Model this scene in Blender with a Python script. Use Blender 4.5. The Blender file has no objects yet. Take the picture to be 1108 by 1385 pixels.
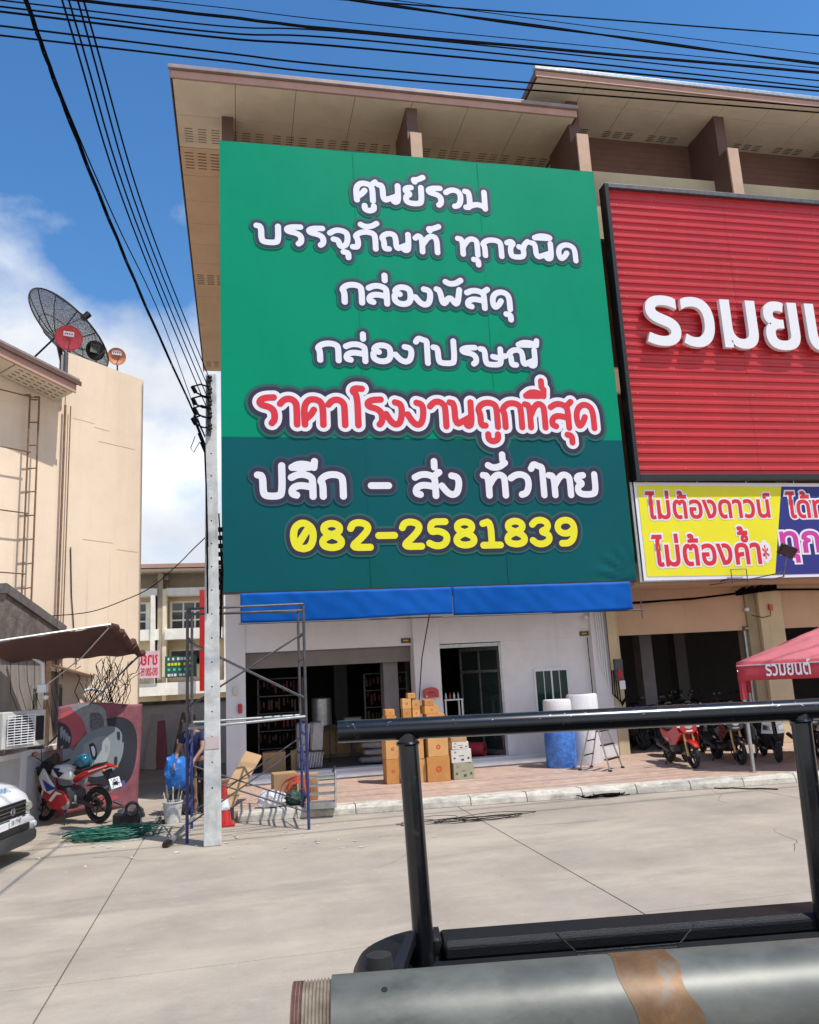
import bpy, bmesh, math, random
from mathutils import Vector, Matrix
sc = bpy.context.scene
rnd = random.Random(7)
R = math.radians
# ---------------------------------------------------------------- camera
CX, CY, FP, H = 554.0, 692.5, 1090.0, 2.3
def _ray(x, y):
    return Vector((x - CX, y - CY, FP)).normalized()
_Z = _ray(265, -4790)
_X = _ray(5650, 650); _X = (_X - _Z * _X.dot(_Z)).normalized()
_Y = _Z.cross(_X)
if _Y.z < 0: _Y = -_Y
CAMR = Matrix((_X, _Y, _Z))
def ray(x, y): return CAMR @ _ray(x, y)
EYE = Vector((0, 0, H))
# survey helpers: where a line of sight meets a real plane of the place
def gz(x, y, z=0.0):
    d = ray(x, y); return EYE + d * ((z - H) / d.z)
def py(x, y, Y):
    d = ray(x, y); return EYE + d * (Y / d.y)
def wall_pt(x, y, P, n):
    d = ray(x, y); n = Vector(n); return EYE + d * ((Vector(P) - EYE).dot(n) / d.dot(n))
cam = bpy.data.objects.new('camera', bpy.data.cameras.new('camera'))
sc.collection.objects.link(cam); sc.camera = cam
right = CAMR @ Vector((1, 0, 0)); up = CAMR @ Vector((0, -1, 0)); back = CAMR @ Vector((0, 0, -1))
M = Matrix((right, up, back)).transposed().to_4x4(); M.translation = EYE
cam.matrix_world = M
cam.data.sensor_fit = 'HORIZONTAL'; cam.data.sensor_width = 36
cam.data.lens = 36 * FP / 1108.0
cam.data.clip_start = 0.05; cam.data.clip_end = 2000
# ---------------------------------------------------------------- light
SUN_EL, SUN_AZ = R(62), math.atan2(.67, -.743)      # azimuth measured from +Y towards +X
SKY_STRENGTH = 0.14
w = bpy.data.worlds.new('World'); sc.world = w; w.use_nodes = True
nt = w.node_tree; N = nt.nodes; LK = nt.links
bg = N['Background']
sky = N.new('ShaderNodeTexSky'); sky.sky_type = 'NISHITA'; sky.sun_disc = False
sky.sun_elevation = SUN_EL; sky.sun_rotation = SUN_AZ
sky.air_density = 1.0; sky.dust_density = 0.2; sky.ozone_density = 2.0
tc = N.new('ShaderNodeTexCoord')
mp = N.new('ShaderNodeMapping'); mp.inputs['Scale'].default_value = (1, 1, 1.35); mp.inputs['Location'].default_value = (.35, .1, .2)
LK.new(tc.outputs['Generated'], mp.inputs['Vector'])
n1 = N.new('ShaderNodeTexNoise'); n1.inputs['Scale'].default_value = 2.6; n1.inputs['Detail'].default_value = 9; n1.inputs['Roughness'].default_value = .52
LK.new(mp.outputs[0], n1.inputs['Vector'])
sx = N.new('ShaderNodeSeparateXYZ'); LK.new(tc.outputs['Generated'], sx.inputs[0])
# cumulus bank low over the town: cover falls with elevation
mr = N.new('ShaderNodeMapRange'); mr.inputs['From Min'].default_value = .33; mr.inputs['From Max'].default_value = .66
mr.inputs['To Min'].default_value = .25; mr.inputs['To Max'].default_value = -.22
LK.new(sx.outputs['Z'], mr.inputs['Value'])
ad = N.new('ShaderNodeMath'); ad.operation = 'ADD'; LK.new(n1.outputs['Fac'], ad.inputs[0]); LK.new(mr.outputs[0], ad.inputs[1])
rp = N.new('ShaderNodeValToRGB'); rp.color_ramp.elements[0].position = .52; rp.color_ramp.elements[1].position = .66
LK.new(ad.outputs[0], rp.inputs[0])
n2 = N.new('ShaderNodeTexNoise'); n2.inputs['Scale'].default_value = 5.5; n2.inputs['Detail'].default_value = 7
LK.new(mp.outputs[0], n2.inputs['Vector'])
cr = N.new('ShaderNodeValToRGB'); cr.color_ramp.elements[0].position = .36; cr.color_ramp.elements[1].position = .62
cr.color_ramp.elements[0].color = (4.6, 4.9, 5.4, 1); cr.color_ramp.elements[1].color = (6.6, 6.7, 6.8, 1)
LK.new(n2.outputs['Fac'], cr.inputs[0])
hs = N.new('ShaderNodeHueSaturation'); hs.inputs['Saturation'].default_value = 1.27; hs.inputs['Value'].default_value = 1.16
LK.new(sky.outputs[0], hs.inputs['Color'])
mx = N.new('ShaderNodeMix'); mx.data_type = 'RGBA'
LK.new(rp.outputs[0], mx.inputs[0]); LK.new(hs.outputs[0], mx.inputs[6]); LK.new(cr.outputs[0], mx.inputs[7])
LK.new(mx.outputs[2], bg.inputs['Color']); bg.inputs['Strength'].default_value = SKY_STRENGTH
sun = bpy.data.objects.new('sun', bpy.data.lights.new('sun', 'SUN')); sc.collection.objects.link(sun)
sun.data.energy = 4.0; sun.data.angle = R(.53); sun.data.color = (1, .955, .88)
sdir = Vector((.67 * math.cos(SUN_EL), -.743 * math.cos(SUN_EL), math.sin(SUN_EL)))
sun.rotation_euler = sdir.to_track_quat('Z', 'Y').to_euler()
vs = sc.view_settings; vs.view_transform = 'Standard'; vs.look = 'None'; vs.gamma = 1; vs.exposure = 0.25; vs.use_curve_mapping = False
sc.cycles.max_bounces = 8
# ---------------------------------------------------------------- materials
MATS = {}
def mat(name, col, rough=.7, metal=0, var=.10, scale=2.0, bump=0.0, bscale=60, spec=.5, dirt=None, dirtamt=.0, alpha=None, trans=0, coat=0):
    if name in MATS: return MATS[name]
    m = bpy.data.materials.new(name); m.use_nodes = True; t = m.node_tree; b = t.nodes['Principled BSDF']
    b.inputs['Roughness'].default_value = rough; b.inputs['Metallic'].default_value = metal
    b.inputs['Specular IOR Level'].default_value = spec; b.inputs['Coat Weight'].default_value = coat
    if trans: b.inputs['Transmission Weight'].default_value = trans
    if alpha is not None: b.inputs['Alpha'].default_value = alpha
    g = t.nodes.new('ShaderNodeNewGeometry')
    n = t.nodes.new('ShaderNodeTexNoise'); n.inputs['Scale'].default_value = scale; n.inputs['Detail'].default_value = 8; n.inputs['Roughness'].default_value = .65
    t.links.new(g.outputs['Position'], n.inputs['Vector'])
    r = t.nodes.new('ShaderNodeValToRGB'); r.color_ramp.elements[0].position = .3; r.color_ramp.elements[1].position = .72
    c = Vector(col); lo = c * (1 - var * 1.6); hi = c * (1 + var)
    r.color_ramp.elements[0].color = (*lo, 1); r.color_ramp.elements[1].color = (*[min(.95, q) for q in hi], 1)
    t.links.new(n.outputs['Fac'], r.inputs[0]); out = r.outputs[0]
    if dirt:
        n3 = t.nodes.new('ShaderNodeTexNoise'); n3.inputs['Scale'].default_value = scale * .35; n3.inputs['Detail'].default_value = 10; n3.inputs['Roughness'].default_value = .72
        mpp = t.nodes.new('ShaderNodeMapping'); mpp.inputs['Location'].default_value = (3, 7, 1)
        t.links.new(g.outputs['Position'], mpp.inputs[0]); t.links.new(mpp.outputs[0], n3.inputs['Vector'])
        r3 = t.nodes.new('ShaderNodeValToRGB'); r3.color_ramp.elements[0].position = .5; r3.color_ramp.elements[1].position = .7
        r3.color_ramp.elements[1].color = (dirtamt,) * 3 + (1,)
        t.links.new(n3.outputs['Fac'], r3.inputs[0])
        x = t.nodes.new('ShaderNodeMix'); x.data_type = 'RGBA'; x.inputs[7].default_value = (*dirt, 1)
        t.links.new(r3.outputs[0], x.inputs[0]); t.links.new(out, x.inputs[6]); out = x.outputs[2]
    t.links.new(out, b.inputs['Base Color'])
    if bump:
        n2 = t.nodes.new('ShaderNodeTexNoise'); n2.inputs['Scale'].default_value = bscale; n2.inputs['Detail'].default_value = 5
        t.links.new(g.outputs['Position'], n2.inputs['Vector'])
        bp = t.nodes.new('ShaderNodeBump'); bp.inputs['Strength'].default_value = min(1, bump); bp.inputs['Distance'].default_value = .02
        t.links.new(n2.outputs['Fac'], bp.inputs['Height']); t.links.new(bp.outputs[0], b.inputs['Normal'])
    MATS[name] = m; return m
def S(r, g, b):      # sRGB bytes -> linear base colour
    f = lambda v: (v / 255 / 12.92) if v <= 10 else ((v / 255 + .055) / 1.055) ** 2.4
    return (f(r), f(g), f(b))
concrete = mat('road_concrete', (.375, .318, .258), .9, var=.12, scale=.9, bump=.35, bscale=90, dirt=(.27, .24, .21), dirtamt=.55)
kerbm = mat('kerb_concrete', (.58, .54, .46), .9, var=.16, scale=6, bump=.4, bscale=60, dirt=(.17, .15, .11), dirtamt=.7)
tile = mat('pavement_tile', (.50, .35, .27), .6, var=.16, scale=5, bump=.1, dirt=(.30, .22, .18), dirtamt=.6)
cream = mat('cream_render', (.80, .645, .49), .9, var=.05, scale=.8, bump=.12, bscale=30, dirt=(.62, .47, .34), dirtamt=.5)
beige = mat('beige_render', (.52, .36, .235), .9, var=.06, scale=1, bump=.1, bscale=40)
beige2 = mat('yellow_render', (.56, .46, .29), .9, var=.07, scale=1.5, bump=.1)
whitew = mat('white_wall_paint', (.74, .73, .75), .7, var=.04, scale=1.5, bump=.05, dirt=(.45, .44, .44), dirtamt=.4)
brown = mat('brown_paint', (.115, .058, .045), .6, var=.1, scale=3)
brown_sunlit = mat('sunlit_brown_paint', (.50, .335, .235), .8, var=.07, scale=3)  # lighter copy of the fin brown, imitates direct sun on their front faces
fascia = mat('fascia_brown', (.46, .27, .21), .6, var=.08, scale=3)
rooftop = mat('roof_sheet', (.30, .24, .23), .45, metal=.3, var=.15, scale=3)
soffit = mat('soffit_board', (.70, .60, .455), .8, var=.07, scale=1.2)
soffitd = mat('soffit_board_tan', (.64, .46, .30), .8, var=.07, scale=1.2)
dark = mat('dark_shadow_gap', (.015, .013, .012), .9)
black = mat('black_paint', (.012, .012, .014), .35, var=.2, scale=8)
blacks = mat('satin_black_steel', (.006, .0065, .009), .24, var=.3, scale=20, coat=.2)
rubber = mat('rubber', (.018, .018, .018), .85, var=.2, scale=10)
steel = mat('galvanised_steel', (.42, .44, .44), .38, metal=.75, var=.18, scale=12)
steeld = mat('dark_steel', (.10, .10, .11), .5, metal=.5, var=.25, scale=9, dirt=(.13, .06, .03), dirtamt=.5)
rust = mat('rusty_steel', (.20, .11, .065), .8, var=.25, scale=10, bump=.1)
greenv = mat('green_vinyl', S(0, 137, 103), .5, var=.02, scale=.5, spec=.08, bump=.5, bscale=.9)
tealv = mat('teal_vinyl', S(8, 84, 90), .5, var=.05, scale=.4, spec=.1, bump=.5, bscale=.9)
bluet = mat('blue_tarpaulin', (.001, .085, .38), .55, var=.07, scale=3, bump=.2, bscale=5, spec=.12)
redp = mat('red_cladding', (.50, .028, .035), .35, metal=.15, var=.06, scale=1, bump=.6, bscale=1.6)
redg = mat('red_gloss', (.48, .012, .012), .3, var=.06, scale=6, coat=.5)
redf = mat('faded_red_canvas', (.50, .13, .155), .75, var=.12, scale=2, bump=.4, bscale=3)
redc = mat('red_canvas', (.46, .035, .055), .7, var=.08, scale=3)
whitep = mat('white_plastic', (.74, .76, .78), .35, var=.03, scale=4)
whitec = mat('white_car_paint', (.78, .79, .80), .22, var=.02, scale=2, coat=1)
glass = mat('dark_glass', (.02, .035, .035), .06, var=.1, spec=.9)
glassg = mat('green_glass', (.006, .035, .028), .15, var=.2, spec=.35)
cardb = mat('cardboard_orange', (.58, .28, .08), .8, var=.08, scale=3)
cardb2 = mat('cardboard_orange_pale', (.60, .33, .12), .8, var=.1, scale=4)
cardb3 = mat('cardboard_orange_dark', (.50, .23, .06), .8, var=.1, scale=4)
cardk = mat('cardboard_brown', (.42, .26, .13), .8, var=.1, scale=3)
cardw = mat('carton_white', (.60, .58, .53), .7, var=.06, scale=4)
cardg = mat('carton_olive', (.33, .32, .22), .7, var=.1, scale=4)
wood = mat('weathered_wood', (.25, .19, .13), .9, var=.3, scale=7, bump=.3)
greyp = mat('grey_film_wrap', (.26, .24, .23), .35, var=.3, scale=12, bump=.6, bscale=25)
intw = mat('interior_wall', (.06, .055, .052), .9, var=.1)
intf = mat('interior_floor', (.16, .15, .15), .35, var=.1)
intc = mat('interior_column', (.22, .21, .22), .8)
maroon = mat('maroon_tarpaulin', (.085, .035, .028), .8, var=.12, scale=3, bump=.3, bscale=10)
oldc = mat('stained_concrete', (.20, .165, .14), .95, var=.35, scale=5, bump=.5, bscale=20, dirt=(.09, .07, .06), dirtamt=.8)
annexm = mat('annex_render', (.31, .27, .245), .9, var=.12, scale=2, bump=.15)
polec = mat('pole_concrete', (.56, .57, .56), .85, var=.12, scale=8, bump=.2, dirt=(.30, .29, .25), dirtamt=.6)
wirem = mat('wire_black', (.002, .002, .003), .8, spec=.08)
skin = mat('skin', (.30, .16, .10), .6, var=.05)
yell = mat('yellow_print', S(225, 218, 20), .5, var=.03)
navyv = mat('navy_vinyl', S(28, 34, 120), .5, var=.05)
redprint = mat('red_print', S(205, 28, 45), .5, var=.03)
magenta = mat('magenta_print', S(195, 50, 150), .5)
whiteprint = mat('white_print', (.72, .72, .77), .45, var=.02)
outl = mat('slate_print', S(14, 42, 70), .45, var=.02)
outl2 = mat('teal_print', S(4, 84, 78), .45, var=.02)
purple = mat('purple_print', S(32, 24, 56), .45, var=.02)
purple2 = mat('blue_slate_print', S(14, 62, 78), .45, var=.02)
gold = mat('gold_fork', (.55, .36, .12), .3, metal=.7)
chrome = mat('chrome', (.7, .7, .72), .12, metal=1, var=.03)
bluep = mat('blue_scaffold_paint', (.018, .035, .16), .5, var=.3, scale=9, dirt=(.12, .06, .04), dirtamt=.5)
siding = mat('brown_siding', (.15, .072, .05), .7, var=.12, scale=2)
def weather(m, layers):
    """extra stains over a material's colour: (colour, amount, noise scale xyz, ramp lo, hi)"""
    t = m.node_tree; b = t.nodes['Principled BSDF']; g = t.nodes.new('ShaderNodeNewGeometry'); out = b.inputs['Base Color'].links[0].from_socket
    for k, (col, amt, sc3, lo, hi) in enumerate(layers):
        mp_ = t.nodes.new('ShaderNodeMapping'); mp_.inputs['Scale'].default_value = sc3; mp_.inputs['Location'].default_value = (k * 3.7, k * 1.9, k * 2.3)
        n = t.nodes.new('ShaderNodeTexNoise'); n.inputs['Scale'].default_value = 1; n.inputs['Detail'].default_value = 9; n.inputs['Roughness'].default_value = .68
        r = t.nodes.new('ShaderNodeValToRGB'); r.color_ramp.elements[0].position = lo; r.color_ramp.elements[1].position = hi; r.color_ramp.elements[1].color = (amt, amt, amt, 1)
        x = t.nodes.new('ShaderNodeMix'); x.data_type = 'RGBA'; x.inputs[7].default_value = (*col, 1)
        t.links.new(g.outputs['Position'], mp_.inputs[0]); t.links.new(mp_.outputs[0], n.inputs['Vector']); t.links.new(n.outputs['Fac'], r.inputs[0])
        t.links.new(r.outputs[0], x.inputs[0]); t.links.new(out, x.inputs[6]); out = x.outputs[2]
    t.links.new(out, b.inputs['Base Color'])
weather(concrete, [((.48, .415, .325), .6, (.22, .5, .3), .48, .62), ((.20, .175, .15), .55, (.35, .9, .5), .54, .72), ((.22, .19, .16), .3, (.12, 1.6, 1), .56, .72), ((.52, .47, .40), .22, (9, 9, 9), .56, .70), ((.12, .10, .09), .7, (3.1, 3.1, 3), .68, .74), ((.14, .12, .10), .5, (42, 42, 42), .60, .72)])
weather(cream, [((.60, .46, .33), .4, (1.7, 1.7, .12), .52, .70), ((.82, .68, .52), .4, (.35, .35, .5), .5, .62), ((.40, .30, .22), .5, (3, 3, .10), .58, .74)])
weather(beige, [((.34, .24, .16), .4, (1.5, 1.5, .2), .54, .72)])
weather(beige2, [((.36, .28, .17), .4, (2.5, 2.5, .3), .54, .72)])
weather(whitew, [((.50, .48, .46), .35, (2.2, 2.2, .25), .54, .72), ((.40, .37, .34), .3, (1.5, 1.5, 9), .62, .72)])
weather(soffit, [((.54, .45, .33), .4, (.9, 1.4, 1), .52, .70)])
weather(kerbm, [((.20, .17, .12), .7, (2.1, 2.1, 14), .55, .66)])
weather(tile, [((.56, .42, .34), .5, (.8, 1.6, 1), .5, .66), ((.22, .15, .11), .5, (4, 4, 4), .6, .7)])
weather(annexm, [((.16, .13, .11), .6, (2.2, 2.2, .3), .52, .68)])
weather(greenv, [(tuple(c * .85 for c in S(0, 137, 103)), .5, (.6, .6, .25), .5, .7)])
weather(tealv, [(tuple(c * .8 for c in S(6, 92, 80)), .6, (.5, .5, .3), .5, .7)])
weather(redp, [((.40, .03, .035), .5, (.8, .8, .4), .5, .68), ((.56, .08, .08), .4, (2.2, 2.2, .3), .58, .7)])
weather(polec, [((.22, .21, .18), .6, (6, 6, .8), .54, .70)])
weather(blacks, [((.05, .05, .05), .5, (30, 30, 30), .60, .70)])
# ---------------------------------------------------------------- mesh builder
class MB:
    def __init__(s): s.v = []; s.f = []; s.m = []; s.cur = 0
    def add(s, vs, fs):
        o = len(s.v); s.v += [Vector(p) for p in vs]
        for f in fs: s.f.append([i + o for i in f]); s.m.append(s.cur)
        return s
    def box(s, x0, x1, y0, y1, z0, z1, T=None):
        P = [Vector((x, y, z)) for x in (x0, x1) for y in (y0, y1) for z in (z0, z1)]
        if T is not None: P = [T @ p for p in P]
        return s.add(P, [(0, 1, 3, 2), (4, 6, 7, 5), (0, 4, 5, 1), (2, 3, 7, 6), (0, 2, 6, 4), (1, 5, 7, 3)])
    def prism(s, pts, d):     # polygon pushed by d
        n = len(pts); d = Vector(d); P = [Vector(p) for p in pts] + [Vector(p) + d for p in pts]
        return s.add(P, [tuple(range(n))[::-1], tuple(range(n, 2 * n))] + [(i, (i + 1) % n, n + (i + 1) % n, n + i) for i in range(n)])
    def tube(s, pts, r, n=8, cap=True, flat=None):
        pts = [Vector(p) for p in pts]; rr = r if isinstance(r, (list, tuple)) else [r] * len(pts)
        o = len(s.v); prev = None
        for i, p in enumerate(pts):
            t = (pts[min(i + 1, len(pts) - 1)] - pts[max(i - 1, 0)])
            t = t.normalized() if t.length > 1e-9 else Vector((0, 0, 1))
            if prev is None:
                a = Vector((0, 0, 1)) if abs(t.z) < .9 else Vector((1, 0, 0)); u = t.cross(a).normalized()
            else: u = (prev - t * prev.dot(t)).normalized()
            prev = u; q = t.cross(u)
            for k in range(n):
                an = 2 * math.pi * k / n; s.v.append(p + (u * math.cos(an) + q * math.sin(an)) * rr[i])
        for i in range(len(pts) - 1):
            for k in range(n):
                a = o + i * n + k; b = o + i * n + (k + 1) % n; s.f.append([a, b, b + n, a + n]); s.m.append(s.cur)
        if cap:
            s.f.append([o + k for k in range(n)][::-1]); s.m.append(s.cur)
            e = o + (len(pts) - 1) * n; s.f.append([e + k for k in range(n)]); s.m.append(s.cur)
        return s
    def lathe(s, prof, c=(0, 0, 0), axis='z', n=24):   # prof: (r, h)
        c = Vector(c); o = len(s.v)
        for r, h in prof:
            for k in range(n):
                a = 2 * math.pi * k / n; x, y = r * math.cos(a), r * math.sin(a)
                s.v.append(c + (Vector((x, y, h)) if axis == 'z' else Vector((h, x, y)) if axis == 'x' else Vector((x, h, y))))
        for i in range(len(prof) - 1):
            for k in range(n):
                a = o + i * n + k; b = o + i * n + (k + 1) % n; s.f.append([a, b, b + n, a + n]); s.m.append(s.cur)
        return s
    def loft(s, secs, n=16, axis='x', p=2.6, cap=True):
        # secs: (x, cy, cz, hy, hz[, power])
        o = len(s.v)
        for q in secs:
            x, cy, cz, hy, hz = q[:5]; pw = q[5] if len(q) > 5 else p
            for k in range(n):
                a = 2 * math.pi * (k + .5) / n; ca, sa = math.cos(a), math.sin(a)
                y = cy + hy * math.copysign(abs(ca) ** (2 / pw), ca); z = cz + hz * math.copysign(abs(sa) ** (2 / pw), sa)
                s.v.append(Vector((x, y, z)) if axis == 'x' else Vector((y, x, z)) if axis == 'y' else Vector((y, z, x)))
        for i in range(len(secs) - 1):
            for k in range(n):
                a = o + i * n + k; b = o + i * n + (k + 1) % n; s.f.append([a, b, b + n, a + n]); s.m.append(s.cur)
        if cap:
            s.f.append([o + k for k in range(n)][::-1]); s.m.append(s.cur)
            e = o + (len(secs) - 1) * n; s.f.append([e + k for k in range(n)]); s.m.append(s.cur)
        return s
    def torus(s, c, R_, r, axis='y', n=28, m=10, sq=1):
        c = Vector(c); o = len(s.v)
        for i in range(n):
            a = 2 * math.pi * i / n
            for k in range(m):
                b = 2 * math.pi * k / m; rad = R_ + r * math.cos(b); h = r * math.sin(b) * sq; x, y = rad * math.cos(a), rad * math.sin(a)
                s.v.append(c + (Vector((x, y, h)) if axis == 'z' else Vector((h, x, y)) if axis == 'x' else Vector((x, h, y))))
        for i in range(n):
            for k in range(m):
                s.f.append([o + i * m + k, o + i * m + (k + 1) % m, o + (i + 1) % n * m + (k + 1) % m, o + (i + 1) % n * m + k]); s.m.append(s.cur)
        return s
    def grid(s, fn, nu, nv, thick=0):
        o = len(s.v)
        for i in range(nu + 1):
            for j in range(nv + 1): s.v.append(Vector(fn(i / nu, j / nv)))
        for i in range(nu):
            for j in range(nv):
                a = o + i * (nv + 1) + j; s.f.append([a, a + 1, a + nv + 2, a + nv + 1]); s.m.append(s.cur)
        return s
    def xf(s, T):
        s.v = [T @ p for p in s.v]; return s
    def build(s, name, mats, parent=None, smooth=False, bevel=0, solid=0, sub=0, fix=True):
        off = Vector((0, 0, 0)); q = parent
        if parent is not None: off = Vector(parent.get('_o', (0, 0, 0)))
        me = bpy.data.meshes.new(name); me.from_pydata([p - off for p in s.v], [], s.f)
        for m in (mats if isinstance(mats, (list, tuple)) else [mats]): me.materials.append(m)
        for i, pl in enumerate(me.polygons): pl.material_index = s.m[i]; pl.use_smooth = smooth
        if fix:
            bm = bmesh.new(); bm.from_mesh(me); bmesh.ops.recalc_face_normals(bm, faces=bm.faces); bm.to_mesh(me); bm.free()
        o = bpy.data.objects.new(name, me); sc.collection.objects.link(o)
        if parent is not None: o.parent = parent; o['_o'] = tuple(off)
        if bevel:
            b = o.modifiers.new('bevel', 'BEVEL'); b.width = bevel; b.segments = 2; b.limit_method = 'ANGLE'; b.angle_limit = R(35)
        if solid:
            b = o.modifiers.new('solid', 'SOLIDIFY'); b.thickness = solid; b.offset = 0
        if sub:
            b = o.modifiers.new('sub', 'SUBSURF'); b.levels = sub; b.render_levels = sub
        if smooth:
            try:
                for pl in me.polygons: pl.use_smooth = True
                me.set_sharp_from_angle(angle=R(42))
            except Exception: pass
        return o
def thing(name, label, cat, loc=(0, 0, 0), group=None, local=False, rz=0):
    o = bpy.data.objects.new(name, None); o.empty_display_size = .2; sc.collection.objects.link(o)
    o.location = loc; o.rotation_euler.z = rz; o['label'] = label; o['category'] = cat
    if group: o['group'] = group
    o['_o'] = (0, 0, 0) if local else tuple(loc)
    return o
def tag(o, label, cat, group=None):
    o['label'] = label; o['category'] = cat
    if group: o['group'] = group
    return o
def struct(o): o['kind'] = 'structure'; return o
def stuff(o): o['kind'] = 'stuff'; return o
def bx(name, m, parent, x0, x1, y0, y1, z0, z1, bevel=0, T=None):
    return MB().box(x0, x1, y0, y1, z0, z1, T).build(name, m, parent, bevel=bevel)
def lbl(o, t): o['label'] = t; return o
def dup(root, loc, rz=None, label=None):
    r = root.copy(); sc.collection.objects.link(r); r.location = loc
    if rz is not None: r.rotation_euler.z = rz
    if label: r['label'] = label
    def rec(a, b):
        for ch in list(a.children):
            c = ch.copy(); sc.collection.objects.link(c); c.parent = b; rec(ch, c)
    rec(root, r); return r
def frameT(P, ux, n):    # plane frame: local x along ux, local y up, local z along normal n
    ux = Vector(ux).normalized(); n = Vector(n).normalized(); uy = n.cross(ux)
    T = Matrix((ux, uy, n)).transposed().to_4x4(); T.translation = Vector(P); return T
# ---------------------------------------------------------------- lettering
GL = {   # hand-drawn stroke letters: advance, strokes; '!' first point gets a round head
'ร': (64, [[(50,104),(24,102),(10,90),(14,74),(40,66),(52,48),(52,16),(44,4)]]),
'ก': (76, [[(12,0),(12,56),(5,72),(20,96),(42,101),(60,92),(64,72),(64,0)]]),
'ถ': (76, [[(26,5),(12,5),(12,54),(5,72),(20,96),(42,101),(60,92),(64,72),(64,0)]]),
'ภ': (84, [[(2,5),(18,5),(18,54),(10,72),(26,96),(48,101),(66,92),(70,72),(70,0)]]),
'ค': (76, [[(12,0),(10,68),(22,96),(38,101),(56,94),(64,72),(64,0)],[(38,58),(30,40),(14,20)]]),
'ศ': (80, [[(12,0),(10,68),(22,96),(38,101),(56,94),(64,72),(64,0)],[(38,58),(30,40),(14,20)],[(58,90),(74,112)]]),
'จ': (72, [[(8,80),(22,98),(38,101),(56,90),(60,66),(58,28),(50,6),(36,2),(32,40),(18,44)]]),
'ช': (82, [[(8,88),(20,100),(30,86),(18,64),(18,14),(26,2),(50,2),(60,14),(60,56),(46,68)],[(60,58),(64,84),(76,104)]]),
'ด': (76, [[(36,46),(28,22),(14,4),(8,44),(14,82),(34,101),(54,94),(64,70),(64,0)]]),
'ท': (74, [[(2,96),(16,92),(16,0)],[(16,44),(32,88),(46,101),(60,90),(62,70),(62,0)]]),
'น': (84, [[(4,98),(18,94),(18,6),(42,22),(66,40)],[(68,100),(68,12),(58,0),(50,10),(64,24)]]),
'ม': (88, [[(4,98),(18,94),(18,2),(4,2)],[(20,12),(44,26),(70,10)],[(70,100),(70,0)]]),
'บ': (78, [[(3,98),(16,94),(16,14),(26,2),(54,2),(64,14),(64,100)]]),
'ป': (78, [[(3,98),(16,94),(16,14),(26,2),(54,2),(64,14),(64,140)]]),
'ษ': (84, [[(3,98),(16,94),(16,14),(26,2),(54,2),(64,14),(64,100)],[(40,52),(54,44),(78,58)]]),
'พ': (90, [[(4,98),(14,92),(22,0),(44,64),(66,0),(76,100)]]),
'ย': (76, [[(28,96),(12,92),(8,74),(26,56),(10,42),(10,14),(22,2),(50,2),(62,14),(62,100)]]),
'ล': (78, [[(10,86),(26,100),(46,100),(62,86),(64,66),(64,0)],[(22,6),(10,12),(12,38),(30,52),(62,42)]]),
'ส': (82, [[(10,86),(26,100),(46,100),(62,86),(64,66),(64,0)],[(22,6),(10,12),(12,38),(30,52),(62,42)],[(60,90),(76,110)]]),
'ว': (68, [[(6,82),(20,98),(38,101),(54,86),(56,46),(48,10),(34,3)]]),
'อ': (74, [[(26,58),(10,70),(20,95),(38,101),(56,90),(60,62),(58,20),(44,2),(24,3),(10,20),(10,48)]]),
'ง': (64, [[(28,94),(44,88),(48,60),(42,14),(28,2),(14,14),(0,46)]]),
'ณ': (104, [[(26,5),(12,5),(12,54),(5,72),(18,96),(36,100),(48,84),(48,6),(66,22),(84,38)],[(86,100),(86,12),(78,0),(68,10),(84,24)]]),
'ฑ': (84, [[(4,82),(14,99),(24,82),(24,0)],[(24,40),(42,90),(56,101),(70,88),(70,0)]]),
'า': (60, [[(4,80),(16,98),(34,101),(48,86),(50,66),(50,0)]]),
'ไ': (46, [[(-2,128),(6,152),(20,140),(30,136),(30,110),(30,0)]]),
'โ': (46, [[(42,146),(20,148),(14,134),(28,122),(28,0)]]),
'ู': (0, [[(-44,-24),(-44,-44),(-30,-54),(-14,-44),(-14,-24)]]),
'ุ': (0, [[(-26,-22),(-12,-26),(-12,-54)]]),
'ั': (0, [[(-56,134),(-44,122),(-24,126),(-8,146)]]),
'ิ': (0, [[(-66,122),(-50,136),(-26,136),(-10,122),(-66,122)]]),
'ี': (0, [[(-66,122),(-50,138),(-26,136),(-10,122),(-66,122)],[(-10,122),(-8,150)]]),
'ึ': (0, [[(-66,122),(-50,138),(-26,136),(-10,122),(-66,122)],[(-12,124),(-20,140),(-8,150),(0,138),(-12,124)]]),
'์': (0, [[(-34,122),(-38,136),(-26,134),(-6,152)]]),
'่': (0, [[(-18,124),(-18,152)]]), '\u0e00': (0, [[(-14,160),(-14,186)]]),
' ': (50, []), '-': (70, [[(12,48),(58,48)]]),
'0': (80, [[(38,2),(18,8),(10,40),(12,80),(28,101),(46,101),(64,80),(66,40),(56,8),(38,2)],[(50,76),(26,26)]]),
'8': (80, [[(38,54),(16,66),(16,90),(38,101),(60,90),(60,66),(38,54),(12,38),(12,12),(38,2),(64,12),(64,38),(38,54)]]),
'2': (80, [[(12,78),(18,96),(38,102),(60,92),(62,70),(40,38),(10,3),(66,3)]]),
'5': (80, [[(60,100),(18,100),(14,58),(36,64),(60,52),(64,28),(52,6),(28,2),(10,14)]]),
'1': (76, [[(14,90),(38,100),(38,2)],[(12,2),(64,2)]]),
'3': (80, [[(12,84),(24,100),(46,102),(62,86),(58,64),(36,54),(60,44),(64,20),(46,3),(24,3),(10,18)]]),
'9': (80, [[(62,62),(44,44),(22,46),(10,66),(16,92),(38,102),(58,94),(66,66),(60,24),(44,4),(22,4)]]),
}
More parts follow.
